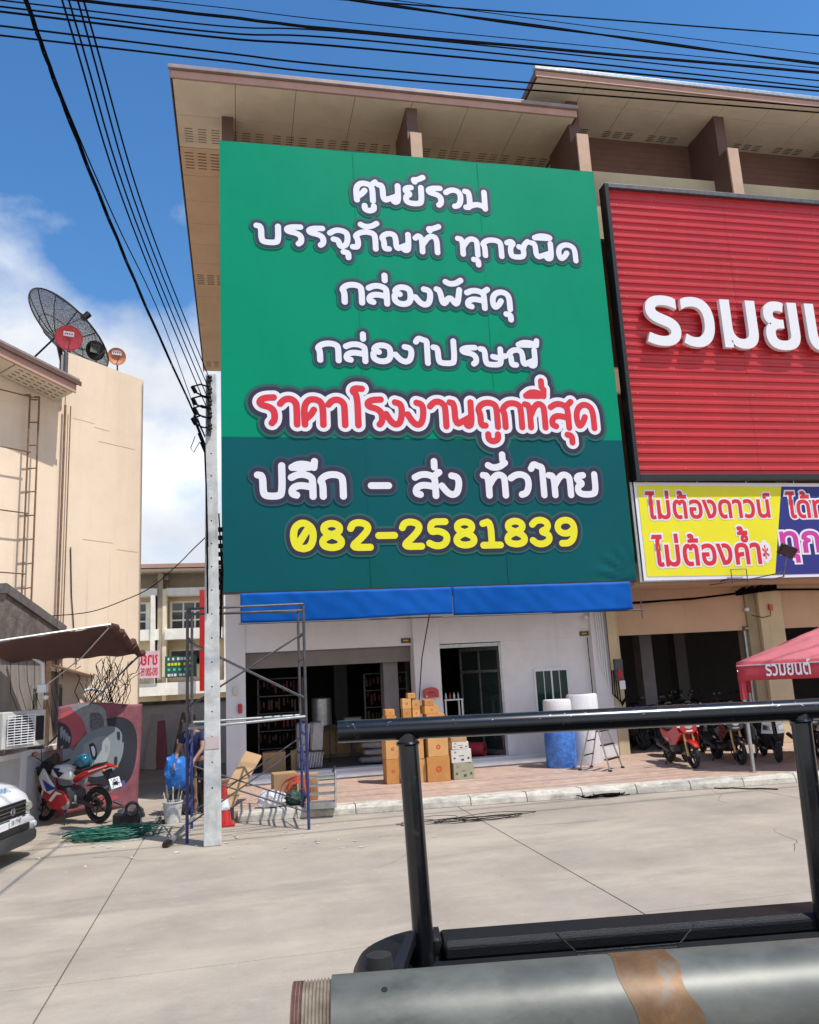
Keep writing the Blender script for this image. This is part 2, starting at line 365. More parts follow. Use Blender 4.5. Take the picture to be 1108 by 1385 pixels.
def smooth_line(P):
    if len(P) < 3: return P
    for _ in range(2):
        Q = [P[0]]
        for a, b in zip(P, P[1:]):
            Q.append((a[0]*.75 + b[0]*.25, a[1]*.75 + b[1]*.25)); Q.append((a[0]*.25 + b[0]*.75, a[1]*.25 + b[1]*.75))
        Q.append(P[-1]); P = Q
    return P
import numpy as np
def field_mesh(D, gx, gy, T, z):
    """flat sheet covering the cells where D < 0 (marching squares, rows of full cells merged)"""
    ins = D < 0; mb = MB(); ny, nx = D.shape
    c4 = ins[:-1, :-1].astype(int) + ins[:-1, 1:] + ins[1:, :-1] + ins[1:, 1:]
    V = []; F = []
    for j in range(ny - 1):
        row = c4[j]; i = 0
        if not row.any(): continue
        nz = np.nonzero(row)[0]; k = 0
        while k < len(nz):
            i = nz[k]
            if row[i] == 4:
                e = k
                while e + 1 < len(nz) and nz[e+1] == nz[e] + 1 and row[nz[e+1]] == 4: e += 1
                o = len(V); a, b = gx[i], gx[nz[e] + 1]; V += [(a, gy[j]), (b, gy[j]), (b, gy[j+1]), (a, gy[j+1])]; F.append((o, o+1, o+2, o+3)); k = e + 1
            else:
                P = [(i, j), (i+1, j), (i+1, j+1), (i, j+1)]; o = len(V); n = 0
                for q in range(4):
                    (x0, y0), (x1, y1) = P[q], P[(q+1) % 4]; d0, d1 = D[y0, x0], D[y1, x1]
                    if d0 < 0: V.append((gx[x0], gy[y0])); n += 1
                    if (d0 < 0) != (d1 < 0):
                        t = d0 / (d0 - d1); V.append((gx[x0] + (gx[x1] - gx[x0]) * t, gy[y0] + (gy[y1] - gy[y0]) * t)); n += 1
                if n >= 3: F.append(tuple(range(o, o + n)))
                k += 1
    return mb.add([T @ Vector((a, b, z)) for a, b in V], F)
def ribbon_text(name, text, x0, x1, base, h, sw, layers, T, parent, z0=.0, wob=1):
    """printed strokes: each layer is an outline one sheet above the last"""
    global _LN; _LN = (globals().get('_LN', 0) + 1) % 7; z0 = z0 + _LN * .0005; A = sum(GL[c][0] for c in text) - 8
    s = (h - sw) / 101.0; kx = (x1 - x0 - sw) / A
    seg = []; pen = 0
    for c in text:
        adv, st = GL[c]
        for P in st:
            mk = 10 if (adv == 0 and P[0][1] > 100) else (-7 if adv == 0 else 0)
            Q = smooth_line([(x0 + sw/2 + (pen + a) * kx, base + sw/2 + (b + mk) * s) for a, b in P])
            seg += list(zip(Q, Q[1:]))
        pen += adv
    m = max(l[0] for l in layers) + sw; g = .013
    gx = np.arange(x0 - m - .2, x1 + m + .2, g); gy = np.arange(base - m - .5 * h, base + h * 1.75 + m, g)
    GX, GY = np.meshgrid(gx, gy); D = np.full(GX.shape, 9.0)
    for (ax, ay), (bx_, by_) in seg:
        i0, i1 = np.searchsorted(gx, (min(ax, bx_) - m - .02, max(ax, bx_) + m + .02)); j0, j1 = np.searchsorted(gy, (min(ay, by_) - m - .02, max(ay, by_) + m + .02))
        X_, Y_ = GX[j0:j1, i0:i1], GY[j0:j1, i0:i1]; dx, dy = bx_ - ax, by_ - ay; L2 = dx*dx + dy*dy + 1e-12
        t = np.clip(((X_ - ax) * dx + (Y_ - ay) * dy) / L2, 0, 1)
        d = np.hypot(X_ - ax - t * dx, Y_ - ay - t * dy); D[j0:j1, i0:i1] = np.minimum(D[j0:j1, i0:i1], d)
    for li, (ext, mt) in enumerate(layers):
        o = field_mesh(D - (sw/2 + ext), gx, gy, T, z0 + li * .004).build(name if li == len(layers) - 1 else 'printed_outline', mt, parent, fix=False)
    return o
_fc = {}
def glyphs(body, off=.0, ext=.0, bev=0):
    c = bpy.data.curves.new('lettering', 'FONT'); c.body = body; c.offset = off; c.extrude = ext; c.bevel_depth = bev; c.bevel_resolution = 1; c.resolution_u = 4
    o = bpy.data.objects.new('lettering', c); sc.collection.objects.link(o)
    bpy.context.view_layer.update()
    me = bpy.data.meshes.new_from_object(o.evaluated_get(bpy.context.evaluated_depsgraph_get()))
    V = [v.co.copy() for v in me.vertices]; F = [list(p.vertices) for p in me.polygons]
    bpy.data.objects.remove(o); bpy.data.curves.remove(c); bpy.data.meshes.remove(me)
    return V, F
def font_text(name, parts, x0, x1, base, h, depth, m, T, parent, off=.02, bev=0, zoff=0.0, ref=None):
    """loopless bold lettering; parts = [text, (prefix, prefix+mark, raise) ...] for stacked tone marks"""
    V, F = glyphs(parts[0], off, 1 if depth else 0, bev)
    for pre, full, dz in parts[1:]:
        a, _ = glyphs(pre, off, 1 if depth else 0, bev); xm = max(p.x for p in a)
        v2, f2 = glyphs(full, off, 1 if depth else 0, bev)
        xs = [min(p.x for p in glyphs(pre[:-1], off)[0] or [Vector((0,0,0))]), 0]
        lo = glyphs(pre[:-1], off)[0]; xl = max(p.x for p in lo) if lo else -1
        keep = [f for f in f2 if sum(v2[i].y for i in f)/len(f) > .60 and sum(v2[i].x for i in f)/len(f) > xl - .05]
        o = len(V); idx = {}
        for f in keep:
            for i in f:
                if i not in idx: idx[i] = len(V); V.append(v2[i] + Vector((0, dz, 0)))
        F += [[idx[i] for i in f] for f in keep]
    if ref is None:
        c, _ = glyphs(parts[0], off); X0, X1 = min(p.x for p in c), max(p.x for p in c)
    else: X0, X1 = ref
    kx = (x1 - x0) / (X1 - X0); ky = h / .545
    mb = MB(); mb.add([T @ Vector((x0 + (p.x - X0) * kx, base + p.y * ky, zoff + (p.z * depth if depth else p.z * .02))) for p in V], F)
    return mb.build(name, m, parent, fix=False), (X0, X1)
# ---------------------------------------------------------------- ground
road = MB().box(-60, 60, -40, 120, -.5, -.035).build('road', concrete); struct(road)
road['_o'] = (0, 0, 0)
xs = [-16.75, -11.65, -6.55, -1.45, 3.65, 8.75, 13.85, 18.95]
ys = [-14.5, -7.1, .2, 7.5, 14.9, 22.3, 29.7]
for i in range(len(xs) - 1):
    for j in range(len(ys) - 1):
        g = .006
        MB().box(xs[i] + g, xs[i+1] - g, ys[j] + g, ys[j+1] - g, -.034, -.001 * (1 + (i * 3 + j * 5) % 3)).build('concrete_slab', concrete, road, bevel=.006)
g2 = MB().box(-60, 60, 29.8, 120, -.034, -.004).build('concrete_apron', concrete, road)
KY = lambda x: 14.44 - .107 * x          # kerb front line
side = MB().prism([(-.1, KY(0) + .25, 0), (30, KY(30) + .25, 0), (30, 18.25, 0), (-.1, 18.25, 0)], (0, 0, .15)).build('pavement', tile); struct(side); side['_o'] = (0, 0, 0)
kerb = MB().prism([(.0, KY(0) + .28, .002), (30, KY(30) + .28, .002), (30, KY(30) + .1, .002), (.0, KY(0) + .1, .002)], (0, 0, .08)).build('kerb', kerbm); struct(kerb); kerb['_o'] = (0, 0, 0)
x = -.05
rk = random.Random(4)
while x < 24:
    L = .98; a = Vector((x + .012, KY(x), 0)); b = Vector((x + L, KY(x + L), 0)); d = Vector((0, 1, 0)); hh = .157 + rk.uniform(-.006, .006)
    mb = MB()
    prof = [(0, 0), (.012, .09), (.05, hh - .012), (.075, hh), (.30, hh), (.30, 0)]
    mb.add([a + Vector((0, q[0], q[1])) for q in prof] + [b + Vector((0, q[0], q[1])) for q in prof],
           [tuple(range(6))[::-1], tuple(range(6, 12))] + [(k, (k+1) % 6, 6 + (k+1) % 6, 6 + k) for k in range(6)])
    mb.build('kerb_stone', kerbm, kerb, bevel=.008); x += L
# tiles of the pavement near the shop: a shallow grid of joints
mb = MB()
for k in range(1, 72):
    xx = -.1 + k * .3
    if xx < 15: mb.box(xx, xx + .004, KY(xx) + .32, 18.2, .1501, .1508)
for k in range(0, 15):
    yy = 14.2 + k * .3; xa = max(-.1, (14.78 - yy) / .107); mb.box(xa, 15, yy, yy + .004, .1501, .1508)
stuff(mb.build('tile_joint', mat('grout', (.34, .24, .19), .9), side))
# cracks and worn joints in the concrete
q = random.Random(31); mb = MB()
for (x, y, a, n) in ((2.2, 11.6, -.6, 14), (5.2, 11.8, 2.6, 16), (6.4, 9.0, 1.2, 12), (-2.0, 12.6, -.2, 10), (7.6, 12.2, 2.2, 12)):
    P = [Vector((x, y, .0015))]
    for k in range(n):
        a += q.uniform(-.5, .5); P.append(P[-1] + Vector((math.cos(a), math.sin(a), 0)) * q.uniform(.06, .2))
    for k in range(n):
        d = (P[k+1] - P[k]).normalized(); nn = Vector((-d.y, d.x, 0)); w0 = .0035 * (1 - k / n) + .001; w1 = .0035 * (1 - (k+1) / n) + .001
        mb.add([P[k] - nn*w0, P[k+1] - nn*w1, P[k+1] + nn*w1, P[k] + nn*w0], [(0, 1, 2, 3)])
stuff(mb.build('crack', mat('crack_dark', (.10, .09, .08), .95), road, fix=False))
# ---------------------------------------------------------------- shop townhouse
SY = 16.6
shop = thing('townhouse', 'three storey townhouse behind the big green billboard, white ground floor with open shop front', 'building', (4.2, 18.2, 0))
bx('wall', beige, shop, -.25, -.02, 18.25, 35, 0, 15.95)
bx('wall', beige, shop, 8.66, 8.9, 18.25, 35, 0, 15.95)
bx('wall', beige, shop, -.02, 8.66, 34.8, 35, 0, 15.95)
bx('upper_wall', beige, shop, -.02, 8.66, 18.42, 18.6, 4.0, 14.0)
bx('upper_wall', beige, shop, -.02, 8.66, 19.4, 19.5, 14.0, 15.95)
bx('balcony_floor', beige, shop, -.02, 8.66, 18.6, 19.4, 13.9, 13.995)
bx('floor_slab', beige, shop, -.25, 8.9, 16.95, 18.2, 4.25, 4.6)
bx('floor_slab', beige, shop, -.25, 8.9, 16.95, 18.2, 8.1, 8.4)
bx('floor_slab', beige, shop, -.25, 8.9, 16.95, 18.2, 12.1, 12.4)
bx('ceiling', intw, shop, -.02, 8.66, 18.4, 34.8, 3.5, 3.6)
# eave of building one
ez = 16.0
roof = bx('roof', rooftop, shop, -1.42, 8.63, 16.85, 35.4, ez + .20, ez + .27)
bx('gutter_edge', rooftop, roof, -1.46, 8.66, 16.78, 16.88, ez + .19, ez + .29, .01)
bx('fascia', fascia, roof, -1.40, 8.62, 16.86, 16.90, ez - .0, ez + .18)
bx('fascia', brown, roof, -1.41, -1.38, 16.9, 35.3, ez - .0, ez + .195)
bx('fascia', brown, roof, 8.60, 8.63, 16.9, 35.3, ez - .0, ez + .195)
def soffits(x0, x1, y0, y1, z, parent, nx, ny, m):
    dx, dy = (x1 - x0) / nx, (y1 - y0) / ny
    for i in range(nx):
        for j in range(ny):
            bx('soffit_panel', m, parent, x0 + i*dx + .006, x0 + (i+1)*dx - .006, y0 + j*dy + .006, y0 + (j+1)*dy - .006, z + rnd.uniform(0, .004), z + .02)
bx('soffit_backing', dark, roof, -1.38, 8.6, 16.91, 19.4, ez + .03, ez + .05)
bx('soffit_backing', dark, roof, -1.38, -.3, 19.401, 35.2, ez + .03, ez + .05)
soffits(-1.36, 8.58, 16.92, 19.38, ez, roof, 7, 2, soffit)
soffits(-1.36, -.27, 19.39, 35.2, ez, roof, 1, 13, soffitd)
mb = MB()      # vent slots in the boards next to the wall
for k in range(9):
    for q in range(3):
        for r_ in range(6):
            xx = -1.2 + k * 1.105 + q * .33; mb.box(xx, xx + .2, 18.62 + r_ * .10, 18.64 + r_ * .10, ez - .002, ez + .0015)
for k in (0, 6, 13):
    for q in range(3):
        for r_ in range(6): xx = -1.25 + q * .33; mb.box(xx, xx + .22, 19.6 + k * 1.11 + r_ * .13, 19.63 + k * 1.11 + r_ * .13, ez - .002, ez + .0015)
stuff(mb.build('vent_slot', dark, roof))
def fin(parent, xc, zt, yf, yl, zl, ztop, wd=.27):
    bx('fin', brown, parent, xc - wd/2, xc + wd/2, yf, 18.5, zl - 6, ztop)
    bx('fin_front', brown_sunlit, parent, xc - wd/2 - .004, xc + wd/2 + .004, yl, yl + .05, 4.6, zl)
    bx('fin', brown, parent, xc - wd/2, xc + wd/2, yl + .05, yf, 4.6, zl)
bx('fin', brown, shop, -.27, 0.0, 18.05, 18.5, 4.6, ez)
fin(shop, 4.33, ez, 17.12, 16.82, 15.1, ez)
# ground floor
bx('pillar', whitew, shop, -.27, .15, 18.2, 18.6, 0, 4.2, .01)
bx('pillar', whitew, shop, 3.89, 4.5, 18.12, 18.6, 0, 4.2, .01)
bx('pillar', whitew, shop, 8.24, 8.66, 18.12, 18.6, 0, 4.2, .01)
bx('pillar', beige2, shop, 8.664, 8.93, 18.10, 18.6, 0, 4.2, .01)
bx('header_wall', whitew, shop, .15, 3.89, 18.25, 18.45, 2.9, 4.0)
bx('header_wall', whitew, shop, 4.5, 8.24, 18.25, 18.45, 2.9, 4.0)
bx('header_soffit', whitew, shop, -.2, 8.9, 17.0, 18.24, 4.2, 4.245)
bx('sill', whitew, shop, .15, 3.89, 18.10, 18.45, .12, .33, .01)
bx('sill', whitew, shop, 4.5, 8.24, 18.10, 18.45, .12, .33, .01)
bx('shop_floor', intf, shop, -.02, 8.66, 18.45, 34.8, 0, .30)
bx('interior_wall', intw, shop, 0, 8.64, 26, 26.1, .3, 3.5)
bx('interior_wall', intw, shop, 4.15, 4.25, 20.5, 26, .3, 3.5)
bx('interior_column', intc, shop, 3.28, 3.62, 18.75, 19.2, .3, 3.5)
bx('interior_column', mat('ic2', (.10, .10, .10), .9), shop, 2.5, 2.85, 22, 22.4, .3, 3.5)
bx('shutter_beam', mat('shutter_grey', (.20, .18, .17), .6), shop, .15, 3.89, 18.5, 18.9, 2.55, 3.0)
# white partition with window
pan = bx('white_panel', whitew, shop, 6.02, 8.24, 18.30, 18.42, .33, 2.9)
wa = py(721, 905, 18.3); wb = py(771, 962, 18.3)
wx0, wx1, wz0, wz1 = wa.x, wb.x, 1.02, wa.z
win = bx('window_frame', whitep, shop, wx0, wx1, 18.25, 18.30, wz0, wz1, .005)
for k in range(4):
    a = wx0 + .05 + k * (wx1 - wx0 - .06) / 4
    bx('window_pane', glassg, win, a - .012, a + (wx1 - wx0 - .06) / 4 - .014, 18.244, 18.249, wz0 + .06, wz1 - .06)
for k in range(1, 4):
    a = wx0 + .032 + k * (wx1 - wx0 - .06) / 4; bx('mullion', whitep, win, a - (.014 if k == 2 else .002), a + (.022 if k == 2 else .012), 18.225, 18.244, wz0 + .05, wz1 - .05)
# aluminium shop door of the second bay (swung open)
door = bx('door_frame', steel, shop, 5.96, 6.02, 18.3, 18.4, .33, 2.88)
bx('door_frame', steel, shop, 4.5, 6.0, 18.32, 18.38, 2.80, 2.88)
for (a, b) in (((6.0, 18.45), (5.40, 19.75)),):
    P, Q = Vector((a[0], a[1], 0)), Vector((b[0], b[1], 0)); u = (Q - P).normalized(); L = (Q - P).length
    T = Matrix.Translation(P) @ Matrix.Rotation(math.atan2(u.y, u.x), 4, 'Z')
    fr = MB().box(0, .05, -.02, .02, .33, 2.8, T).box(L - .05, L, -.02, .02, .33, 2.8, T).box(.05, L - .05, -.02, .02, .33, .43, T).box(.05, L - .05, -.02, .02, 2.72, 2.8, T).box(.05, L - .05, -.02, .02, 2.2, 2.26, T).box(L/2 - .02, L/2 + .02, -.018, .018, .43, 2.72, T).build('glass_door', steel, shop)
    for (p, q) in ((.05, L/2 - .02), (L/2 + .02, L - .05)):
        bx('door_glass', glass, fr, p, q, -.004, .004, .43, 2.2, T=T); bx('door_glass', glass, fr, p, q, -.004, .004, 2.26, 2.72, T=T)
# wall drain and crack line, number plates, cctv
for px_, pz in ((549, 866.5), (790, 857)):
    c = py(px_, pz, 18.24); o = bx('house_number_plate', brown, shop, c.x - .11, c.x + .11, 18.22, 18.248, c.z - .055, c.z + .055)
    mb = MB()
    for k in range(4): mb.box(c.x - .06 + k*.03, c.x - .042 + k*.03, 18.214, 18.2195, c.z - .012, c.z + .016)
    mb.build('number', yell, o)
MB().tube([(8.16, 18.2, 2.9), (8.17, 18.2, 1.6), (8.22, 18.2, .4)], .011, 6).build('dark_joint', dark, shop)
MB().tube([(4.25, 17.2, 4.2), (4.02, 17.9, 2.6), (3.93, 18.1, 1.5)], .012, 6).build('hanging_cord', wirem, shop)
# pipes between the two houses
mb = MB()
for k in range(4): mb.tube([(8.36 + k * .055, 18.07, 4.2), (8.37 + k * .055, 18.07, 2.2 - k*.15)], .016, 6)
mb.build('conduit', whitep, shop)
mb = MB()
for k in range(4): mb.tube([(8.62 + k*.05, 18.04, 4.2), (8.62 + k*.05, 18.04, 2.0), (8.58 + k*.06, 18.0, 1.55 - k*.04), (8.78, 17.99, 1.35 - k*.03), (8.95, 18.0, 1.5)], .014, 6)
mb.build('black_cable', wirem, shop)
bx('trunking', beige2, shop, 8.60, 8.82, 17.98, 18.02, 2.1, 4.0, .01)
bx('meter_box', steeld, shop, 8.66, 8.86, 17.9, 18.03, 1.85, 2.35, .01)
bx('breaker', redg, shop, 8.70, 8.80, 17.86, 17.9, 1.9, 2.1, .01)
bx('breaker', whitep, shop, 8.72, 8.86, 17.86, 17.9, 1.65, 1.85, .01)
MB().lathe([(0, -.03), (.05, -.02), (.055, .05), (0, .07)], (8.15, 18.15, 3.35)).build('wall_light', whitep, shop, True)
bx('camera_box', whitep, shop, 7.95, 8.1, 18.12, 18.24, 3.55, 3.7, .01)
bx('switch_box', cardw, shop, -.12, -.02, 18.14, 18.195, 2.0, 2.2, .01)
bx('fire_alarm', redg, shop, -.02, .07, 18.13, 18.195, 1.62, 1.82, .02)
# ---------------------------------------------------------------- second townhouse
gar = thing('townhouse', 'beige townhouse behind the red sign, with dark open showroom full of motorbikes', 'building', (13, 18.2, 0))
bx('wall', beige, gar, 8.93, 9.2, 18.65, 35, 0, 16.6)
bx('wall', beige, gar, 26, 26.2, 18.65, 35, 0, 16.6)
bx('upper_wall', beige, gar, 8.93, 26, 18.7, 18.9, 3.95, 16.6)
bx('header_wall', beige, gar, 8.935, 26, 18.18, 18.4, 2.9, 4.0)
bx('floor_slab', beige, gar, 8.905, 26, 16.95, 18.17, 3.98, 4.5)
bx('parapet', beige2, gar, 8.95, 26, 17.5, 17.65, 13.0, 14.95)
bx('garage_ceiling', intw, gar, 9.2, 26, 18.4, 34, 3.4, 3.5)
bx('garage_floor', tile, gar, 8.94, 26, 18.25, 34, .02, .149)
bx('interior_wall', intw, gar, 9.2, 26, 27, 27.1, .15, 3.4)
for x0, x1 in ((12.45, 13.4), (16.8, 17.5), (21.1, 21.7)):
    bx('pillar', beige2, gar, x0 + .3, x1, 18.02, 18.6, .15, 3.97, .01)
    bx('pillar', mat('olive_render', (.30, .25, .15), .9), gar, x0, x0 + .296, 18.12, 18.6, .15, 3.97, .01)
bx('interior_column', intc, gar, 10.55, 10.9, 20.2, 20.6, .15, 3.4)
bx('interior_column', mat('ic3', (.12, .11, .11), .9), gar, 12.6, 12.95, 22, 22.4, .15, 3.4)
bx('shutter_rail', steel, gar, 12.36, 12.44, 18.2, 18.3, .15, 2.9)
ez2 = 16.69; y2 = 16.41
roof2 = bx('roof', rooftop, gar, 7.42, 26.5, y2 + .1, 35.4, ez2 + .19, ez2 + .25)
bx('gutter_edge', steel, roof2, 7.36, 26.5, y2 - .06, y2 + .1, ez2 + .17, ez2 + .27, .01)
bx('fascia', fascia, roof2, 7.40, 26.5, y2, y2 + .04, ez2, ez2 + .16)
bx('fascia', brown, roof2, 7.39, 7.43, y2 + .041, 35.3, ez2, ez2 + .185)
bx('soffit_backing', dark, roof2, 7.44, 26.4, y2 + .05, 18.8, ez2 + .03, ez2 + .05)
soffits(7.45, 26.4, y2 + .06, 18.65, ez2, roof2, 14, 3, soffit)
mb = MB()
for k in range(14):
    for q in range(3):
        for r_ in range(4):
            xx = 8.7 + k * 1.35 + q * .33; mb.box(xx, xx + .22, 18.15 + r_ * .07, 18.17 + r_ * .07, ez2 - .002, ez2 + .0015)
stuff(mb.build('vent_slot', dark, roof2))
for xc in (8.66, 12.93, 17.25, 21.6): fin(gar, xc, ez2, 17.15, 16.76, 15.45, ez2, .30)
bays = ((8.82, 12.78), (13.09, 17.1), (17.4, 21.4))
for a, b in bays:
    for k in range(10):
        z = 14.95 + k * .18
        MB().add([(a, 18.48, z), (b, 18.48, z), (b, 18.46, z + .16), (a, 18.46, z + .16), (a, 18.52, z), (b, 18.52, z), (b, 18.52, z + .172), (a, 18.52, z + .172)],
                 [(0,1,2,3), (4,7,6,5), (0,4,5,1), (3,2,6,7), (0,3,7,4), (1,5,6,2)]).build('siding_board', siding, gar)
    bx('siding_backing', dark, gar, a, b, 18.53, 18.6, 14.9, ez2)
c = py(1010.5, 850, 18.17); o = bx('house_number_plate', brown, gar, c.x - .12, c.x + .12, 18.14, 18.175, c.z - .055, c.z + .055)
mb = MB()
for k in range(4): mb.box(c.x - .06 + k*.03, c.x - .042 + k*.03, 18.132, 18.139, c.z - .012, c.z + .016)
mb.build('number', yell, o)
MB().lathe([(0, -.03), (.06, -.02), (.06, .05), (0, .08)], (12.45, 18.1, 3.38)).build('wall_lamp', whitep, gar, True)
bx('alarm_box', redg, gar, 13.0, 13.1, 17.95, 18.01, 3.35, 3.5, .01)
MB().tube([(12.5, 18.0, 3.25), (12.8, 18.0, 3.18), (13.02, 17.99, 3.22), (13.04, 17.99, 3.36)], .008, 5).build('wire', wirem, gar)
# cable bundle strung along the header of house two
cb = thing('cable_bundle', 'black cable bundle strung along the beige wall under the yellow banner', 'cable', (11, 17.9, 3.8))
mb = MB()
for k in range(5):
    pts = [(8.7, 17.9, 3.66), (9.5, 17.88, 3.66), (10.8, 17.88, 3.70), (12.2, 17.88, 3.80), (13.2, 17.88, 3.86), (14.5, 17.88, 3.82), (17, 17.88, 3.8)]
    mb.tube([(a, b + .012 * k, c_ + .02 * math.sin(k * 2 + a)) for a, b, c_ in pts], .014, 6)
mb.build('cable', wirem, cb)
mb = MB()
for k in range(14): mb.box(12.1 + k*.08, 12.15 + k*.08, 17.82, 17.95, 3.74 + k*.008, 3.86 + k*.008 + .03*(k % 3))
stuff(mb.build('cable_clip', wirem, cb))
# ---------------------------------------------------------------- green billboard
bb = thing('billboard', 'huge green billboard with white, red and yellow lettering covering the upper storeys', 'billboard', (4.2, SY, 4))
X0, X1, Z0, Z1 = -.30, 8.76, 4.06, 14.27
ZS = 7.32
bx('frame', steeld, bb, X0 + .02, X1 - .02, SY + .06, SY + .16, Z0 + .02, Z1 - .02)
def sheet(x0, x1, z0, z1, ph):
    def fn(u, v):
        x, z = x0 + (x1 - x0) * u, z0 + (z1 - z0) * v
        # folds pulled into the lower right corner
        c = max(0, 1 - math.hypot(x - X1, (z - Z0) * 1.2) / 1.1); q = math.atan2(z - Z0 + .01, X1 - x + .01)
        return (x, SY - .004 * math.sin(x * 2 + z * 1.3) + .035 * c * (1 - c) * 3 * math.sin(q * 16), z)
    return MB().grid(fn, 90 if z0 < 7 else 20, 40 if z0 < 7 else 20)
sheet(X0, X1, ZS, Z1, 0).build('upper_green_sheet', greenv, bb, True, fix=False)
sheet(X0, X1, Z0, ZS, 0).build('lower_teal_sheet', tealv, bb, True, fix=False)
bx('side_return', greenv, bb, X0 - .004, X0, SY, SY + .16, Z0, Z1); bx('side_return', greenv, bb, X1, X1 + .004, SY, SY + .16, Z0, Z1)
bx('top_edge', greenv, bb, X0, X1, SY, SY + .16, Z1, Z1 + .004); bx('bottom_edge', black, bb, X0, X1, SY - .01, SY + .17, Z0 - .03, Z0)
for xx in (2.72, 5.74): bx('weld_seam', greenv, bb, xx, xx + .025, SY - .0065, SY - .0045, ZS + .01, Z1 - .01)
for xx in (2.72, 5.74): bx('weld_seam', tealv, bb, xx, xx + .025, SY - .0065, SY - .0045, Z0 + .01, ZS - .01)
for k in range(4): MB().tube([(0 + k*2.9, SY + .1, Z0 + 2), (0 + k*2.9, 18.3, Z0 + 2)], .03, 6).build('bracket', steeld, bb)
TB = frameT((0, SY - .012, 0), (1, 0, 0), (0, -1, 0))
PRINT = [(.10, outl2), (.06, outl), (0, whiteprint)]
ribbon_text('lettering', 'ศูนย์รวม', 2.62, 6.0, 12.95, .58, .14, PRINT, TB, bb)
ribbon_text('lettering', 'บรรจุภัณฑ์ ทุกชนิด', .40, 8.15, 11.74, .55, .135, PRINT, TB, bb)
ribbon_text('lettering', 'กล่องพัสดุ', 2.24, 6.38, 10.40, .57, .14, PRINT, TB, bb)
ribbon_text('lettering', 'กล่องไปรษณี', 1.65, 6.93, 9.01, .53, .135, PRINT, TB, bb)
ribbon_text('lettering', 'ราคาโรงงานถูกที่สุด'.replace('ที่', 'ที\u0e00'), .34, 8.20, 7.53, .72, .145, [(.24, outl2), (.175, purple), (.085, whiteprint), (0, redprint)], TB, bb)
ribbon_text('lettering', 'ปลีก - ส่ง ทั่วไทย'.replace('ทั่', 'ทั\u0e00'), .33, 8.10, 5.95, .63, .15, [(.14, purple2), (.085, purple), (0, whiteprint)], TB, bb)
ribbon_text('lettering', '082-2581839', .99, 7.50, 4.83, .70, .15, [(.13, outl2), (.08, purple), (0, yell)], TB, bb)
# blue tarpaulins below the billboard
for i, (a, b, zb, lab) in enumerate(((.05, 4.44, 3.44, 'long blue tarpaulin hanging under the billboard, left of the seam, beside the scaffold'),
                                     (4.46, 8.57, 3.41, 'blue tarpaulin hanging under the billboard right of the seam, above the white window panel'))):
    def fn(u, v, a=a, b=b, zb=zb, i=i):
        x = a + (b - a) * u; z = 4.03 + (zb - 4.03) * v
        return (x, 16.56 + .04 * math.sin(x * 1.3 + i) * v + .010 * math.sin(x * 3.7 + v * 2 + math.sin(x * 2.1) * 2) * v + .004 * math.sin(x * 11 - v * 9 + math.sin(x * 5)), z - .02 * math.sin(x * 1.1) * v)
    o = MB().grid(fn, 80, 10).build('tarpaulin', bluet, None, True, fix=False, solid=.004); tag(o, lab, 'tarpaulin', 'blue tarpaulins under the billboard')
tr = thing('awning_bar', 'thin steel bar along the bottom hem of the blue tarpaulins', 'bar', (4.3, 16.5, 3.4))
MB().tube([(.02, 16.56, 3.42), (8.85, 16.56, 3.39)], .014, 8).build('bar', steeld, tr); MB().tube([(8.78, 16.56, 3.2), (8.78, 16.56, 3.62)], .012, 6).build('bar_end', steeld, tr)
# ---------------------------------------------------------------- red cladding sign
rs = thing('sign', 'large red corrugated sign with raised white letters on the right', 'sign', (13, 16.7, 6.4))
RX0, RX1, RZ0, RZ1 = 8.99, 17.6, 6.50, 13.95
bx('frame', black, rs, RX0, RX0 + .10, 16.52, 16.85, RZ0 - .15, RZ1, .01)
bx('frame', steeld, rs, RX0 + .1, RX1, 16.52, 16.85, RZ1 - .12, RZ1, .01)
bx('frame', black, rs, RX0 + .1, RX1, 16.52, 16.85, RZ0 - .15, RZ0, .01)
bx('frame', black, rs, RX1, RX1 + .1, 16.52, 16.85, RZ0 - .15, RZ1, .01)
prof = []; z = RZ0; pit = .205
while z < RZ1 - .13:
    prof += [(0, z), (0, z + .105), (-.035, z + .125), (-.035, z + .18)]; z += pit
prof.append((0, min(z, RZ1 - .12)))
sx_ = [RX0 + .1, 12.3, 14.95, RX1]
for k in range(3):
    a, b = sx_[k] + .003, sx_[k+1] - .003
    mb = MB(); n = len(prof)
    mb.add([(a, 16.66 + p[0], p[1]) for p in prof] + [(b, 16.66 + p[0], p[1]) for p in prof], [(i, n + i, n + i + 1, i + 1) for i in range(n - 1)])
    mb.build('cladding_sheet', redp, rs, fix=False, solid=.004)
mb = MB()
for i in range(9):
    for k in range(0, 36, 3): mb.box(9.3 + i * 1.02, 9.318 + i * 1.02, 16.614, 16.62, RZ0 + k * .205 + .145, RZ0 + k * .205 + .163)
stuff(mb.build('screw', steel, rs))
TR = frameT((0, 16.48, 0), (1, 0, 0), (0, -1, 0))
lt = mat('letter_acrylic', (.74, .74, .76), .35, var=.01)
_, _ref = None, None
# the letters seen: ro, wo, mo, yo ... fitted to the first three
Vt, _f = glyphs('รวม', .03); xa, xb = min(p.x for p in Vt), max(p.x for p in Vt)
font_text('raised_letter', ['รวมยนต์'], 9.60, 12.66, 9.70, 1.16, .055, lt, TR, rs, off=.022, ref=(xa, xb))
